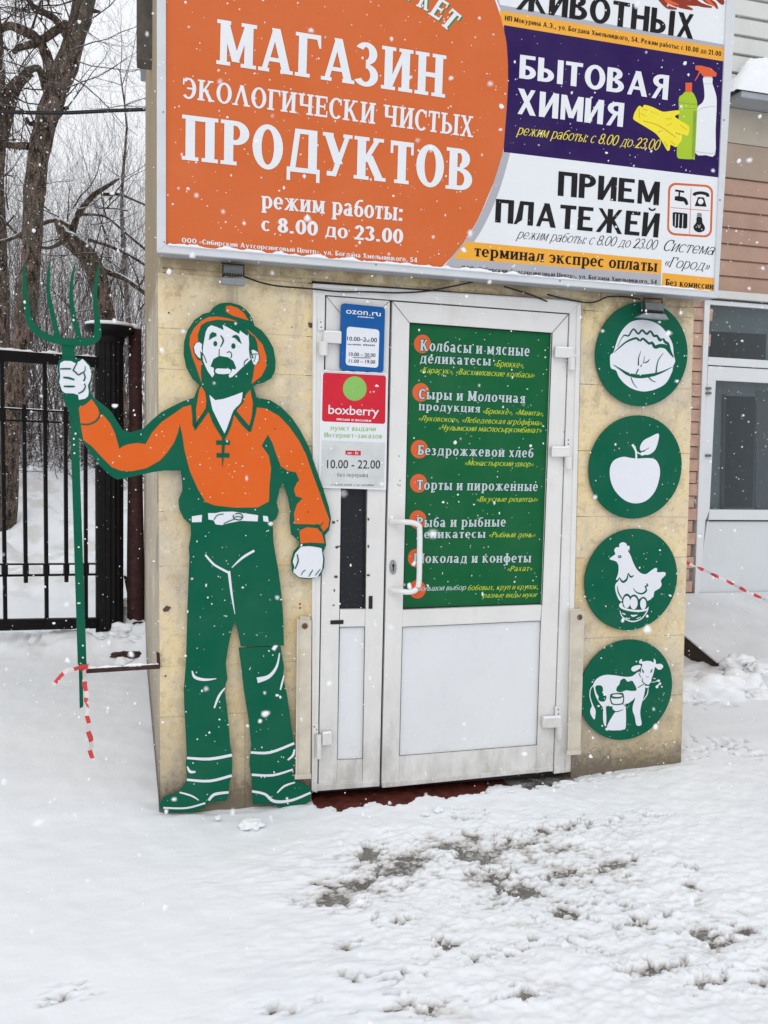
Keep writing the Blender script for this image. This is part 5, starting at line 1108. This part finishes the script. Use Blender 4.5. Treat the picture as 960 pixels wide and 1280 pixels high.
# bars in fence coordinates
def u_of(p): return (p - FO).dot(FD)
def on_rail(r_, u):
    a, c = r_; ua, uc = u_of(a), u_of(c); return a.lerp(c, (u - ua) / (uc - ua))
u5, u56, u109 = u_of(fp_(4.5, 620)), u_of(fp_(56, 620)), u_of(fp_(107, 620))
pitch = (u109 - u5) / 2
def rowbar(u, full):
    lean = Vector((-.0, 0, 0))
    if full: a = on_rail(tr, u); c = on_rail(r5, u)
    else: a = on_rail(r1, u) + Vector((0, 0, .035)); c = on_rail(r4, u) - Vector((0, 0, .05))
    fbar('full_bar' if full else 'short_bar', a, c, .024, .024)
    for top, bot in ((r1, r2), (r3, r4)):
        p = on_rail(top, u); q = on_rail(bot, u); fbar('bar_collar', p, q, .036 if full else .034, .034)
for k in range(-10, 3): rowbar(u5 + k * pitch, True)
for k in range(-10, 2): rowbar(u5 + (k + .5) * pitch, False)
for r_, s_ in ((r1, 31), (r3, 33)):
    snowline('rail_snow', fe, r_[0] + Vector((0, 0, .006)), r_[1] + Vector((0, 0, .006)), .026, .007, 150, s_, side=FN)
# rusty post behind the pillar
b = MB(); pr = [(176, 412), (177, 500), (176.5, 600), (177, 700), (178, 815)]
pp = Plane((0, 2.75, 0), (0, -1, 0)); path = [pp.at(x - 7.5, y) for x, y in pr]; path = [Vector((p.x - .0, p.y, p.z)) for p in path]; path.append(path[-1] + Vector((0, 0, -.2)))
b.tube(path, [.044, .046, .052, .062, .066, .06], 10); ps = thing('rusty_post', path[-2], 'leaning rusty brown post between the pillar and the wall', 'post'); b.build('post_shaft', M['rustiron'], ps, sm=True)
b = MB(); b.tube([pp.at(168, 411), pp.at(168.2, 405)], [.042, .02], 10); b.build('post_snow', M['snowcap'], ps, sm=True)
b = MB(); b.prism([pp.at(154.5, 720, -.1), pp.at(158, 721, -.1), pp.at(164.5, 746, -.1), pp.at(160, 748, -.1)], (0, .03, 0)); tag(b.build('rusty_scrap', M['rustiron']), 'small rusty metal scrap stuck in snow right of the pillar', 'metal scrap')
# dark rubble at the pillar foot
def dark_stones():
    for k, (px, py, r) in enumerate(((152, 822, .05), (168, 824, .06), (171, 806, .045))):
        lump(px, py, r, ['dark flat stone in the snow just right of the pillar foot', 'dark flat stone in the snow nearest the wall foot', 'dark stone behind the others at the foot of the rusty post'][k], .3, 60 + k, 1.3, -.02, 'rubble_stone', M['rustiron'])
def lumps_after():
    for k, (px, py, r, q) in enumerate(((158, 806, .085, .7), (148, 812, .05, .5), (166, 795, .075, .8), (172, 780, .07, .9), (157, 827, .05, .45), (128, 812, .05, .4), (174, 815, .05, .6), (38, 806, .06, .35), (72, 795, .07, .4))):
        lump(px, py, r, ['lump of snow between the pillar and the wall', 'small snow lump against the pillar foot', 'snow lump heaped round the rusty post', 'highest snow lump behind the rusty post', 'flat snow lump in front of the dark stones', 'flat snow lump left of the pillar foot', 'snow lump touching the wall side', 'flat snow lump under the fence at the left', 'snow lump under the fence near the fork pole'][k], q, 20 + k)
# lump of snow in front of the feet
def lump(px, py, r, label, sq=.6, seed=0, ex=1.15, z=-.02, nm='snow_lump', m=None):
    c = gnd(px, py, z); c.z = max(z, ground(c.x, c.y)[0]); b = MB(); bm = bmesh.new(); bmesh.ops.create_icosphere(bm, subdivisions=4, radius=r)
    for v in bm.verts:
        d = 1 + .45 * noise.noise(v.co * (1.7 / r) + Vector((seed, 0, 0))) + .16 * noise.noise(v.co * (5 / r) + Vector((seed, 3, 0))); v.co = Vector((v.co.x * d * ex, v.co.y * d, v.co.z * d * sq)) + c
    b.v = [tuple(v.co) for v in bm.verts]; b.f = [tuple(x.index for x in f.verts) for f in bm.faces]; b.m = [0] * len(b.f); bm.free()
    return tag(b.build(nm, m or M['snowcap'], sm=True), label, nm.replace('_', ' '))
lump(314, 1030, .038, 'small lump of snow in front of the cut-out feet', .55, 2)
lump(272, 1022, .012, 'tiny brownish snow clod near the left boot', .6, 3)
lump(548, 1012, .018, 'small lump of snow on the red doorstep', .6, 4); lump(532, 1017, .012, 'crumb of snow on the doorstep left of a bigger lump', .6, 5)
lump(882, 866, .14, 'large long clod of snow beside the wall corner', .85, 10, 1.7, .02)
lump(928, 856, .12, 'rounded snow clod right of the long one at the ramp foot', .8, 9, 1.2, .03); lump(868, 875, .07, 'small snow clod under the long one by the wall corner', .5, 14, 1.3, .0)
lump(925, 830, .08, 'rough dirty snow lump lying on the lower edge of the ramp', .75, 7, 1.5, .04); lump(948, 836, .07, 'snow lump at the right end of the ramp foot', .6, 12, 1.2, .04)
lump(950, 872, .07, 'low snow lump in front of the ramp, at the right edge', .45, 15, 1.5, .01)
lumps_after(); dark_stones()

# ---------------------------------------------------------------- neighbouring building on the right
NB = Plane((0, 2.5, 0), (0, -1, 0)); nb = thing('neighbour_building', (3.5, 2.5, 0), 'neighbouring building with white plastic window door, pink siding and a snowy ledge', 'building')
def np_(px, py, off=0): return NB.at(px, py, off)
def vp(p, x): return (x, p[1] + (663 - p[1]) * (x - p[0]) / (4539 - p[0]))
def npart(name, pts, off, depth, mat, bevel=.003, parent=nb): return MB().prism([np_(x, y, off) for x, y in pts], (0, depth, 0)).build(name, mat, parent, bevel=bevel)
z0 = np_(870, 743).z; zt_ = np_(881, 376).z; xw = np_(869, 660).x
MB().box((1.76, 2.56, -.3), (xw + .05, 2.8, 6.5)).build('wall', M['beige'], nb)
MB().box((xw + 1.6, 2.56, -.3), (9, 2.8, 6.5)).build('wall', M['beige'], nb); MB().box((xw + .05, 2.56, zt_), (xw + 1.6, 2.8, 6.5)).build('wall', M['beige'], nb); MB().box((xw + .05, 2.56, -.3), (xw + 1.6, 2.8, z0)).build('wall', M['beige'], nb)
MB().box((1.76, 2.8, -.3), (9, 2.9 + 3, -.2)).build('room_floor', M['darkroom'], nb)
MB().box((xw - .4, 3.6, -.3), (xw + 2.2, 3.65, 4)).build('room_back', M['darkroom'], nb)
MB().box((xw - .4, 2.8, -.3), (xw - .35, 3.6, 4)).build('room_side', M['roomgrey'], nb)
MB().box((xw + .45, 3.2, 0), (xw + .5, 3.5, 2.3)).build('inner_door_frame', M['roomgrey'], nb)
XE = 1090
def strip(p, q): return [p, vp(p, XE), vp(q, XE), q]
# pink bricks in the strip left of the window
zb = z0 + .02; k = 0
while zb < zt_ - .02:
    h = .098; ox = -.0 if k % 2 else -.02
    for j in range(7):
        x1 = xw + .012 - (.03 if k % 2 else 0) - j * .255; x0 = x1 - .247
        if x0 < 1.78: break
        MB().box((x0, 2.50 + (.012 if k % 2 else 0), zb), (x1, 2.56, zb + h - .008)).build('brick', M['brickpink'], nb)
    zb += h; k += 1
# siding above
zz = np_(905, 372).z; zb2 = np_(905, 221).z; zz = np_(905, 364).z; hs = (zb2 - zz) / 7.0
def plank(z, h, mat, name='siding_plank', lip=.02):
    b = MB(); x0, x1 = 1.80, 8.8
    b.add([(x0, 2.5, z), (x1, 2.5, z), (x1, 2.5 - .0, z + h * .8), (x0, 2.5, z + h * .8), (x0, 2.5 + lip, z + h), (x1, 2.5 + lip, z + h), (x0, 2.56, z), (x1, 2.56, z), (x0, 2.56, z + h), (x1, 2.56, z + h)],
          [(0, 1, 2, 3), (3, 2, 5, 4), (0, 6, 7, 1), (4, 5, 9, 8), (6, 8, 9, 7), (0, 3, 4, 8, 6), (1, 7, 9, 5, 2)]); b.build(name, mat, nb)
for k in range(7): plank(zz + k * hs, hs, M['siding_pink'], lip=.022)
MB().box((1.8, 2.46, np_(905, 374).z), (8.8, 2.56, zz - .003)).build('window_flashing', M['siding_white'], nb, bevel=.003)
zl_ = np_(915, 135).z
MB().box((1.8, 2.505, zb2 + .004), (8.8, 2.56, zb2 + (zl_ - zb2) * .5)).build('stucco_band', plain('pinkish_stucco', (.40, .315, .255, 1), .8, .08, 5, .1), nb)
MB().box((1.8, 2.50, zb2 + (zl_ - zb2) * .5 + .004), (8.8, 2.56, zl_)).build('stucco_band', M['beige'], nb)
z3 = np_(915, 126).z
MB().box((np_(908, 130).x - .02, 2.30, zl_ + .004), (8.8, 2.56, z3)).build('metal_ledge', M['alum_dark'], nb, bevel=.006)
z4 = z3 + .02; hw2 = (np_(925, 14).z - np_(925, 38).z)
for k in range(9): plank(z4 + .06 + k * hw2, hw2 - .003, M['siding_white'], lip=.03)
MB().box((1.8, 2.51, z3 + .001), (8.8, 2.56, z4 + .058)).build('siding_plank', M['siding_white'], nb)
# snow heap on the ledge
b = MB(); V = []; Fs = []; n1, n2 = 90, 16; xa = np_(899, 120).x
for i in range(n1 + 1):
    for j in range(n2 + 1):
        u = i / n1; v = j / n2; x = xa + u * 3.2; y = 2.29 + .25 * v; e = sin(pi * min(1, max(0, v * .5 + .0)) ) ** .5
        hgt = (.16 + .20 * (.5 + .8 * noise.noise(Vector((x * 2.6, v * 1.5, 4)))) + .06 * noise.noise(Vector((x * 9, v * 5, 1)))) * (.35 + .65 * sst(0, .06, u)) * sst(-.001, .008, u) * e
        V.append((x, y - .03 * e, z3 + .0 + max(.0, hgt)))
Fs = [(i * (n2 + 1) + j, (i + 1) * (n2 + 1) + j, (i + 1) * (n2 + 1) + j + 1, i * (n2 + 1) + j + 1) for i in range(n1) for j in range(n2)]
base = len(V); b.add(V, Fs); tag(b.build('ledge_snow', M['snowcap'], nb, sm=True))
# window door
wf = thing('x', (xw, 2.5, 0), None, None); wf.name = 'window_door'; wf.location = Vector((0, 0, 0)); wf.parent = nb
def wpart(n_, pts, off, d, m, bv=.003): return npart(n_, pts, off, d, m, bv, wf)
pv2 = plain('bright_pvc', (.72, .74, .76, 1), .3, .04, 5)
wpart('frame_post', [(881, 376), (888, 379.5), (872, 745), (868.5, 743)], .01, .07, pv2)
wpart('frame_head', strip((881, 374.5), (881, 380)), .012, .07, pv2)
wpart('frame_bar', strip((885.5, 446), (885.2, 456)), .012, .06, pv2)
wpart('leaf_rail', strip((885.5, 457.5), (884.5, 475)), .005, .05, pv2)
wpart('leaf_stile', [(885.2, 457.5), (895, 475), (887.2, 637), (882, 651), (874, 745), (869.5, 743)], .004, .05, pv2)
wpart('leaf_rail', strip((887, 637), (886, 650)), .006, .05, pv2)
wpart('lower_panel', strip((884, 651.5), (870.5, 743.5)), -.004, .02, plain('pale_door_panel', (.66, .69, .72, 1), .35, .04, 3))
wpart('glass_pane', strip((888, 379.8), (885.6, 446)), -.02, .006, M['glass'], 0)
wpart('glass_pane', strip((895, 475), (887.2, 637)), -.02, .006, M['glass'], 0)
wpart('panel_groove', strip((886.3, 650.6), (886.3, 651.6)), .0075, .004, M['seam'], 0)
npg = plain('inner_partition_grey', (.58, .62, .64, 1), .6, .10, 5)
wpart('inner_partition', [(860, 372), (1100, 380), (1100, 680), (850, 680)], -.12, .03, npg, 0)
wpart('inner_door_opening', [(908, 495), (944, 496), (941, 634), (905, 634)], -.11, .006, M['darkroom'], 0)
wpart('inner_door_opening', [(884, 414), (958, 418), (957, 452), (883, 452)], -.11, .006, M['darkroom'], 0)
wpart('inner_frame', [(903.5, 493), (908, 493), (905, 640), (900.5, 640)], -.105, .006, M['roomgrey'], 0)
wpart('curtain', [(946, 488), (962, 489), (964, 640), (944, 640)], -.10, .01, plain('curtain_grey', (.30, .32, .34, 1), .9), 0)
b = MB()
for y in (484, 490, 568): b.prism([np_(x, yy, .02) for x, yy in [(883, y), (889.5, y), (889.3, y + 3), (882.8, y + 3)]], (0, .012, 0))
b.build('leaf_latch', M['lampgrey'], wf)
# ramp
rz = z0; r0 = Vector((3.07, 1.52, .0)); rt = Vector((3.02, 2.49, rz))
rp = thing('entrance_ramp', (3.6, 2.0, 0), 'snow dusted sloping entrance ramp below the white door on the right', 'ramp')
b = MB(); W_ = 2.6
b.add([r0, r0 + Vector((W_, 0, 0)), rt + Vector((W_, 0, 0)), rt, r0 + Vector((0, 0, -.3)), r0 + Vector((W_, 0, -.3)), rt + Vector((W_, 0, -rz - .3)), rt + Vector((0, 0, -rz - .3))],
      [(0, 1, 2, 3), (4, 7, 6, 5), (0, 3, 7, 4), (1, 5, 6, 2), (0, 4, 5, 1), (3, 2, 6, 7)]); b.build('ramp_body', plain('dark_brown_ramp', (.045, .032, .026, 1), .8), rp)
b = MB(); o3 = Vector((0, 0, .012)); b.prism([r0 + o3 + Vector((-.02, -.02, 0)), r0 + o3 + Vector((W_, -.02, 0)), rt + o3 + Vector((W_, 0, 0)), rt + o3 + Vector((-.02, 0, 0))], (0, 0, -.011)); b.build('ramp_snow', plain('thin_snow', (.70, .72, .74, 1), .6, .12, 3, bump=.3), rp)
tp = Plane((0, 1.2, 0), (0, -1, 0))
ribbon('barrier_tape', [tp.at(x, y) for x, y in ((853, 701), (862, 705), (885, 715), (910, 727), (935, 740), (962, 752), (1000, 768))] , .019, 'red and white barrier tape stretched in front of the ramp on the right', 'tape', .12, seed=5, twist=.8)

# ---------------------------------------------------------------- overhead cable
TPL = Plane((0, 5.0, 0), (0, -1, 0)); b = MB()
pts = [TPL.at(-60, 139.5), TPL.at(0, 140.5), TPL.at(60, 142), TPL.at(90, 141.5), TPL.at(140, 139), TPL.at(181, 137.5), TPL.at(230, 134)]
b.tube([p + Vector((0, 0, .0)) for p in pts], .012, 6); b.tube([p + Vector((0, .02, .02)) for p in pts], .008, 6)
tag(b.build('overhead_cable', M['cable']), 'black overhead cable crossing the tree trunk towards the building', 'cable')

# ---------------------------------------------------------------- trees
def grow(b, p, d, L, r, depth, rr, seg=5, kids=3, up=.12, wob=.25, n=3, mi=0, spread=.7):
    path = [p]; rad = [r]; q = p.copy(); dd = d.normalized()
    for i in range(seg):
        dd = (dd + Vector((rr.uniform(-1, 1), rr.uniform(-1, 1), rr.uniform(-1, 1))) * wob + Vector((0, 0, up))).normalized()
        q = q + dd * (L / seg); path.append(q.copy()); rad.append(max(.0012, r * (1 - (i + 1) / seg * .75)))
    b.tube(path, rad, n if depth < 2 else max(n, 5), mi, False)
    if depth <= 0: return
    for k in range(kids):
        t = rr.uniform(.2, 1.0); i = min(seg - 1, int(t * seg)); pp_ = path[i].lerp(path[i + 1], t * seg - i)
        ax = (path[i + 1] - path[i]).normalized()
        s_ = ax.cross(Vector((rr.uniform(-1, 1), rr.uniform(-1, 1), rr.uniform(-1, 1)))).normalized()
        grow(b, pp_, ax * (1 - spread * .5) + s_ * spread, L * rr.uniform(.45, .7), rad[i] * rr.uniform(.4, .6), depth - 1, rr, seg, kids, up, wob, n, mi, spread)
def limb(plane_y, pts, jitter=0, rr=None):
    P = Plane((0, plane_y, 0), (0, -1, 0)); out = []; rs = []
    for i, (x, y, w) in enumerate(smooth(pts, 3, False)):
        p = P.at(x, y); s_ = (P.at(x + w / 2, y) - p).length
        if jitter: p = p + (p - CAM).normalized() * jitter * sin(i * .5)
        out.append(p); rs.append(s_ * (1 + .1 * noise.noise(Vector((i * .9, x * .05, 0)))))
    return out, rs
def rough(b, amp=.03, sc=6):
    b.v = [tuple(Vector(v) + Vector((noise.noise(Vector(v) * sc), noise.noise(Vector(v) * sc + Vector((9, 0, 0))), 0)) * amp) for v in b.v]
mt = thing('bare_tree', limb(6, [(5, 600, 30), (6, 590, 30)])[0][0], 'big bare leaning tree with thick dark trunk crossed by the overhead cable', 'tree', 'bare trees behind the fence')
b = MB(); P_, R_ = limb(6, [(0, 660, 40), (8, 570, 32), (18, 500, 29), (27, 430, 27), (38, 340, 26), (42, 260, 26), (47, 200, 27), (62, 140, 29), (78, 95, 30), (92, 55, 27), (104, 10, 27), (112, -30, 25), (125, -90, 22), (150, -170, 17), (165, -260, 12)])
b.tube(P_, R_, 14); rough(b, .02, 7); b.build('trunk', M['bark'], mt, sm=True)
limbs = [[(82, 80, 18), (92, 40, 16), (98, 0, 15), (96, -50, 14), (85, -120, 11)], [(62, 100, 18), (60, 75, 15), (45, 48, 13), (25, 36, 14), (8, 33, 10), (-20, 45, 8)], [(88, 55, 12), (74, 30, 10), (60, 18, 9), (45, 12, 7), (28, -10, 5)], [(84, 30, 12), (70, 38, 11), (48, 52, 10), (22, 60, 10), (18, 64, 8)],
         [(60, 118, 13), (52, 92, 10), (42, 85, 10), (22, 100, 11), (8, 118, 12), (-10, 150, 12)], [(50, 152, 9), (38, 155, 6), (33, 148, 5)], [(34, 182, 11), (20, 182, 10), (9, 181, 9)], [(64, 141, 9), (78, 137, 6), (84, 135, 5)], [(104, 14, 8), (120, 14, 5), (124, 15, 4)], [(88, 90, 5), (93, 92, 3)]]
b = MB()
for l_ in limbs:
    P_, R_ = limb(6, l_, .06); b.tube(P_, R_, 8)
rough(b, .012, 9); b.build('limb', M['bark'], mt, sm=True)
rr = random.Random(11); b = MB(); P6 = Plane((0, 6, 0), (0, -1, 0))
for px, py, dx, dz, L in [(96, 60, 1, .35, .8), (92, 75, 1, -.4, .9), (88, 95, .9, -.5, .9), (84, 110, .8, .2, .8), (74, 130, .9, .9, .6), (100, 30, 1, .6, .9), (72, 150, .7, .9, 1.0)] + [(rr.uniform(-30, 100), rr.uniform(-60, 70), rr.uniform(-.6, .3), rr.uniform(-.3, 1), rr.uniform(.5, 1.0)) for _ in range(60)] + [(rr.uniform(0, 60), rr.uniform(80, 200), -rr.uniform(-.1, 1), rr.uniform(-.2, 1), rr.uniform(.4, .9)) for _ in range(26)]:
    grow(b, P6.at(px, py, rr.uniform(-.3, .3)), Vector((dx, rr.uniform(-.5, .5), dz)), L, .008, 2, rr, 5, 4, .04, .22)
b.build('twigs', M['twig'], mt, fix=False)
def simple_tree(y, pts, label, ntw, seed, twmat='twig', zone=None, extra=(), L=(.5, 1.1)):
    P_, R_ = limb(y, pts); tr_ = thing('bare_tree', P_[0], label, 'tree', 'bare trees behind the fence'); b = MB(); b.tube(P_, R_, 10); rough(b, .02, 6); b.build('trunk', M['bark'], tr_, sm=True)
    if extra:
        b = MB()
        for e in extra:
            p_, r_ = limb(y, e, .08); b.tube(p_, r_, 7)
        b.build('limb', M['bark'], tr_, sm=True)
    r2_ = random.Random(seed); b = MB(); Pn = Plane((0, y, 0), (0, -1, 0))
    for _ in range(ntw):
        if zone: px, py = r2_.uniform(zone[0], zone[2]), r2_.uniform(zone[1], zone[3]); st = Pn.at(px, py, r2_.uniform(-.6, .6))
        else:
            i = r2_.randrange(len(P_) // 3, len(P_)); st = P_[i]
        grow(b, st, Vector((r2_.uniform(-1, 1), r2_.uniform(-1, 1), r2_.uniform(-.2, 1.2))), r2_.uniform(*L), .009, 2, r2_, 5, 3, .05, .2)
    b.build('twigs', M[twmat], tr_, fix=False); return tr_
simple_tree(7.2, [(4, 640, 26), (2, 560, 24), (2, 430, 22), (0, 330, 20), (-4, 220, 19), (-2, 120, 18), (-3, 60, 16), (-10, -20, 15), (-22, -140, 12), (-30, -240, 9)], 'dark bare tree cut by the left edge of the picture', 40, 5, zone=(-60, -60, 30, 330), extra=([(2, 180, 16), (12, 140, 14), (22, 110, 11), (40, 92, 8)],))
simple_tree(6.9, [(150, 540, 26), (138, 430, 24), (128, 370, 24), (115, 330, 25), (100, 310, 25), (85, 298, 22), (78, 290, 14), (72, 275, 6)], 'broken leaning tree with a thick snapped trunk above the fork', 30, 6, zone=(60, 250, 180, 400),
            extra=([(88, 300, 10), (95, 275, 9), (102, 262, 8), (118, 243, 7), (135, 232, 6), (148, 223, 4)], [(130, 243, 5), (150, 243, 4), (172, 252, 3), (195, 262, 3)], [(118, 330, 8), (135, 340, 8), (155, 348, 7), (175, 362, 6), (200, 380, 6)], [(112, 300, 5), (130, 305, 5), (160, 318, 4), (195, 340, 4)], [(90, 285, 6), (70, 275, 6), (40, 285, 6), (10, 300, 5), (-20, 305, 4)], [(100, 268, 4), (130, 270, 3), (150, 285, 3), (185, 315, 3)], [(80, 300, 7), (60, 310, 5), (30, 300, 4), (0, 270, 3)]), L=(.4, .9))
simple_tree(13, [(168, 560, 8), (160, 400, 7), (152, 260, 5), (158, 160, 3), (150, 90, 1.5)], 'slim young bare tree with seed clusters near the wall', 26, 8, 'twig2', L=(.6, 1.3))
# thickets
def shrub(x, y, hgt, n, seed, mat, label, r=1.0, thick=.012):
    rr_ = random.Random(seed); z, _ = ground(x, y); t_ = thing('bare_shrub', (x, y, z), label, 'shrub', 'leafless shrubs behind the fence'); b = MB()
    for k in range(n):
        a = rr_.uniform(0, 2 * pi); q = rr_.uniform(0, r) ; p = Vector((x + q * cos(a), y + q * sin(a), z - .1)); lean = rr_.uniform(.05, .45)
        grow(b, p, Vector((cos(a) * lean, sin(a) * lean, 1)), hgt * rr_.uniform(.55, 1.1), thick * rr_.uniform(.6, 1.2), 2, rr_, 6, 4, .10, .24, 3)
    b.build('stems', M[mat], t_, fix=False)
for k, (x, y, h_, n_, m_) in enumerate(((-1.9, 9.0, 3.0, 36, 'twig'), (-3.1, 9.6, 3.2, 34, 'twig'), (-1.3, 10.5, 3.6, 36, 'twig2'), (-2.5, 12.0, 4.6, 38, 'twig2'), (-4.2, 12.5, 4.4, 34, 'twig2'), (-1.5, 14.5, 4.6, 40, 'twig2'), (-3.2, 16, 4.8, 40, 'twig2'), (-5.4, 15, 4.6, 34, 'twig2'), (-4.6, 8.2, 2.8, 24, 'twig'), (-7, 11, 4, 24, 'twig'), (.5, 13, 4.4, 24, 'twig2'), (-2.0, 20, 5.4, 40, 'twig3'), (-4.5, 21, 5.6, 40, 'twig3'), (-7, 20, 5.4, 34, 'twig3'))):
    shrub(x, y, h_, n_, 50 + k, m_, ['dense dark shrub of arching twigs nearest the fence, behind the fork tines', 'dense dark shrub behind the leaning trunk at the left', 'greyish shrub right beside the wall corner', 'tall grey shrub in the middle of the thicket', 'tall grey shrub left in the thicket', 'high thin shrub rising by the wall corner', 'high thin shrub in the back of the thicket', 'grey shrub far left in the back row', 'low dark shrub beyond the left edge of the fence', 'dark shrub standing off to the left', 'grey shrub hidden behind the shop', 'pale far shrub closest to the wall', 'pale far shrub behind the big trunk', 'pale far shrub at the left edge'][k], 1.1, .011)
def wood():
    rr_ = random.Random(77); b = MB()
    for k in range(300):
        x = rr_.uniform(-30, 12); y = rr_.uniform(26, 46); z, _ = ground(x, y)
        grow(b, Vector((x, y, z - .2)), Vector((rr_.uniform(-.1, .1), 0, 1)), rr_.uniform(3.5, 7), .045, 1, rr_, 6, 8, .08, .2, 3, spread=.5)
    tag(b.build('far_wood', M['twig3'], fix=False), 'pale far off leafless wood, snowfall haze painted into its twig colour', 'wood', kind='stuff')
wood()
def brush():
    rr_ = random.Random(78); b = MB()
    for k in range(520):
        y = rr_.uniform(7.5, 13); x = rr_.uniform(-.67 - (y + 3.4) * .24, -.45); z, _ = ground(x, y); a = rr_.uniform(0, 2 * pi)
        grow(b, Vector((x, y, z - .05)), Vector((cos(a), sin(a) * .5, rr_.uniform(.2, 1.6))), rr_.uniform(.5, 1.5), .007, 1, rr_, 5, 5, -.04, .3, 3)
    tag(b.build('undergrowth', M['twig2'], fix=False), 'tangled low leafless undergrowth behind the fence', 'undergrowth', kind='stuff')
brush()
# ---------------------------------------------------------------- snowflakes in the air
def flakes():
    rr_ = random.Random(99); b = MB()
    bm = bmesh.new(); bmesh.ops.create_icosphere(bm, subdivisions=1, radius=1); IV = [v.co.copy() for v in bm.verts]; IF = [tuple(v.index for v in f.verts) for f in bm.faces]; bm.free()
    def put(p, s_):
        sx, sy, sz = rr_.uniform(.6, 1.2) * s_, rr_.uniform(.6, 1.2) * s_, rr_.uniform(.6, 1.3) * s_
        b.add([Vector((v.x * sx, v.y * sy, v.z * sz)) * rr_.uniform(.45, 1.1) + p for v in IV], IF)
    for (lo, hi, n_) in (((-2.4, -3.1, -.0), (2.8, -.05, 4), 13000), ((-2.6, .1, 0), (-.8, 6, 4.5), 3500), ((-6, 3, 0), (-.9, 14, 7), 9000), ((1.8, 0, 0), (4.6, 2.4, 5), 1500), ((-1.1, -3.2, 1.0), (.2, -2.3, 2.1), 160)):
        for _ in range(n_):
            p = Vector([rr_.uniform(a, c) for a, c in zip(lo, hi)]); s_ = min(.0052, .0015 * math.exp(rr_.gauss(.15, .5)))
            if (p - CAM).length < .3: continue
            if (p - CAM).length > 7: s_ *= 2
            put(p, s_)
    tag(b.build('falling_snow', M['snowcap'], fix=False), 'white snowflakes falling everywhere in the air', 'snow', kind='stuff')
flakes()
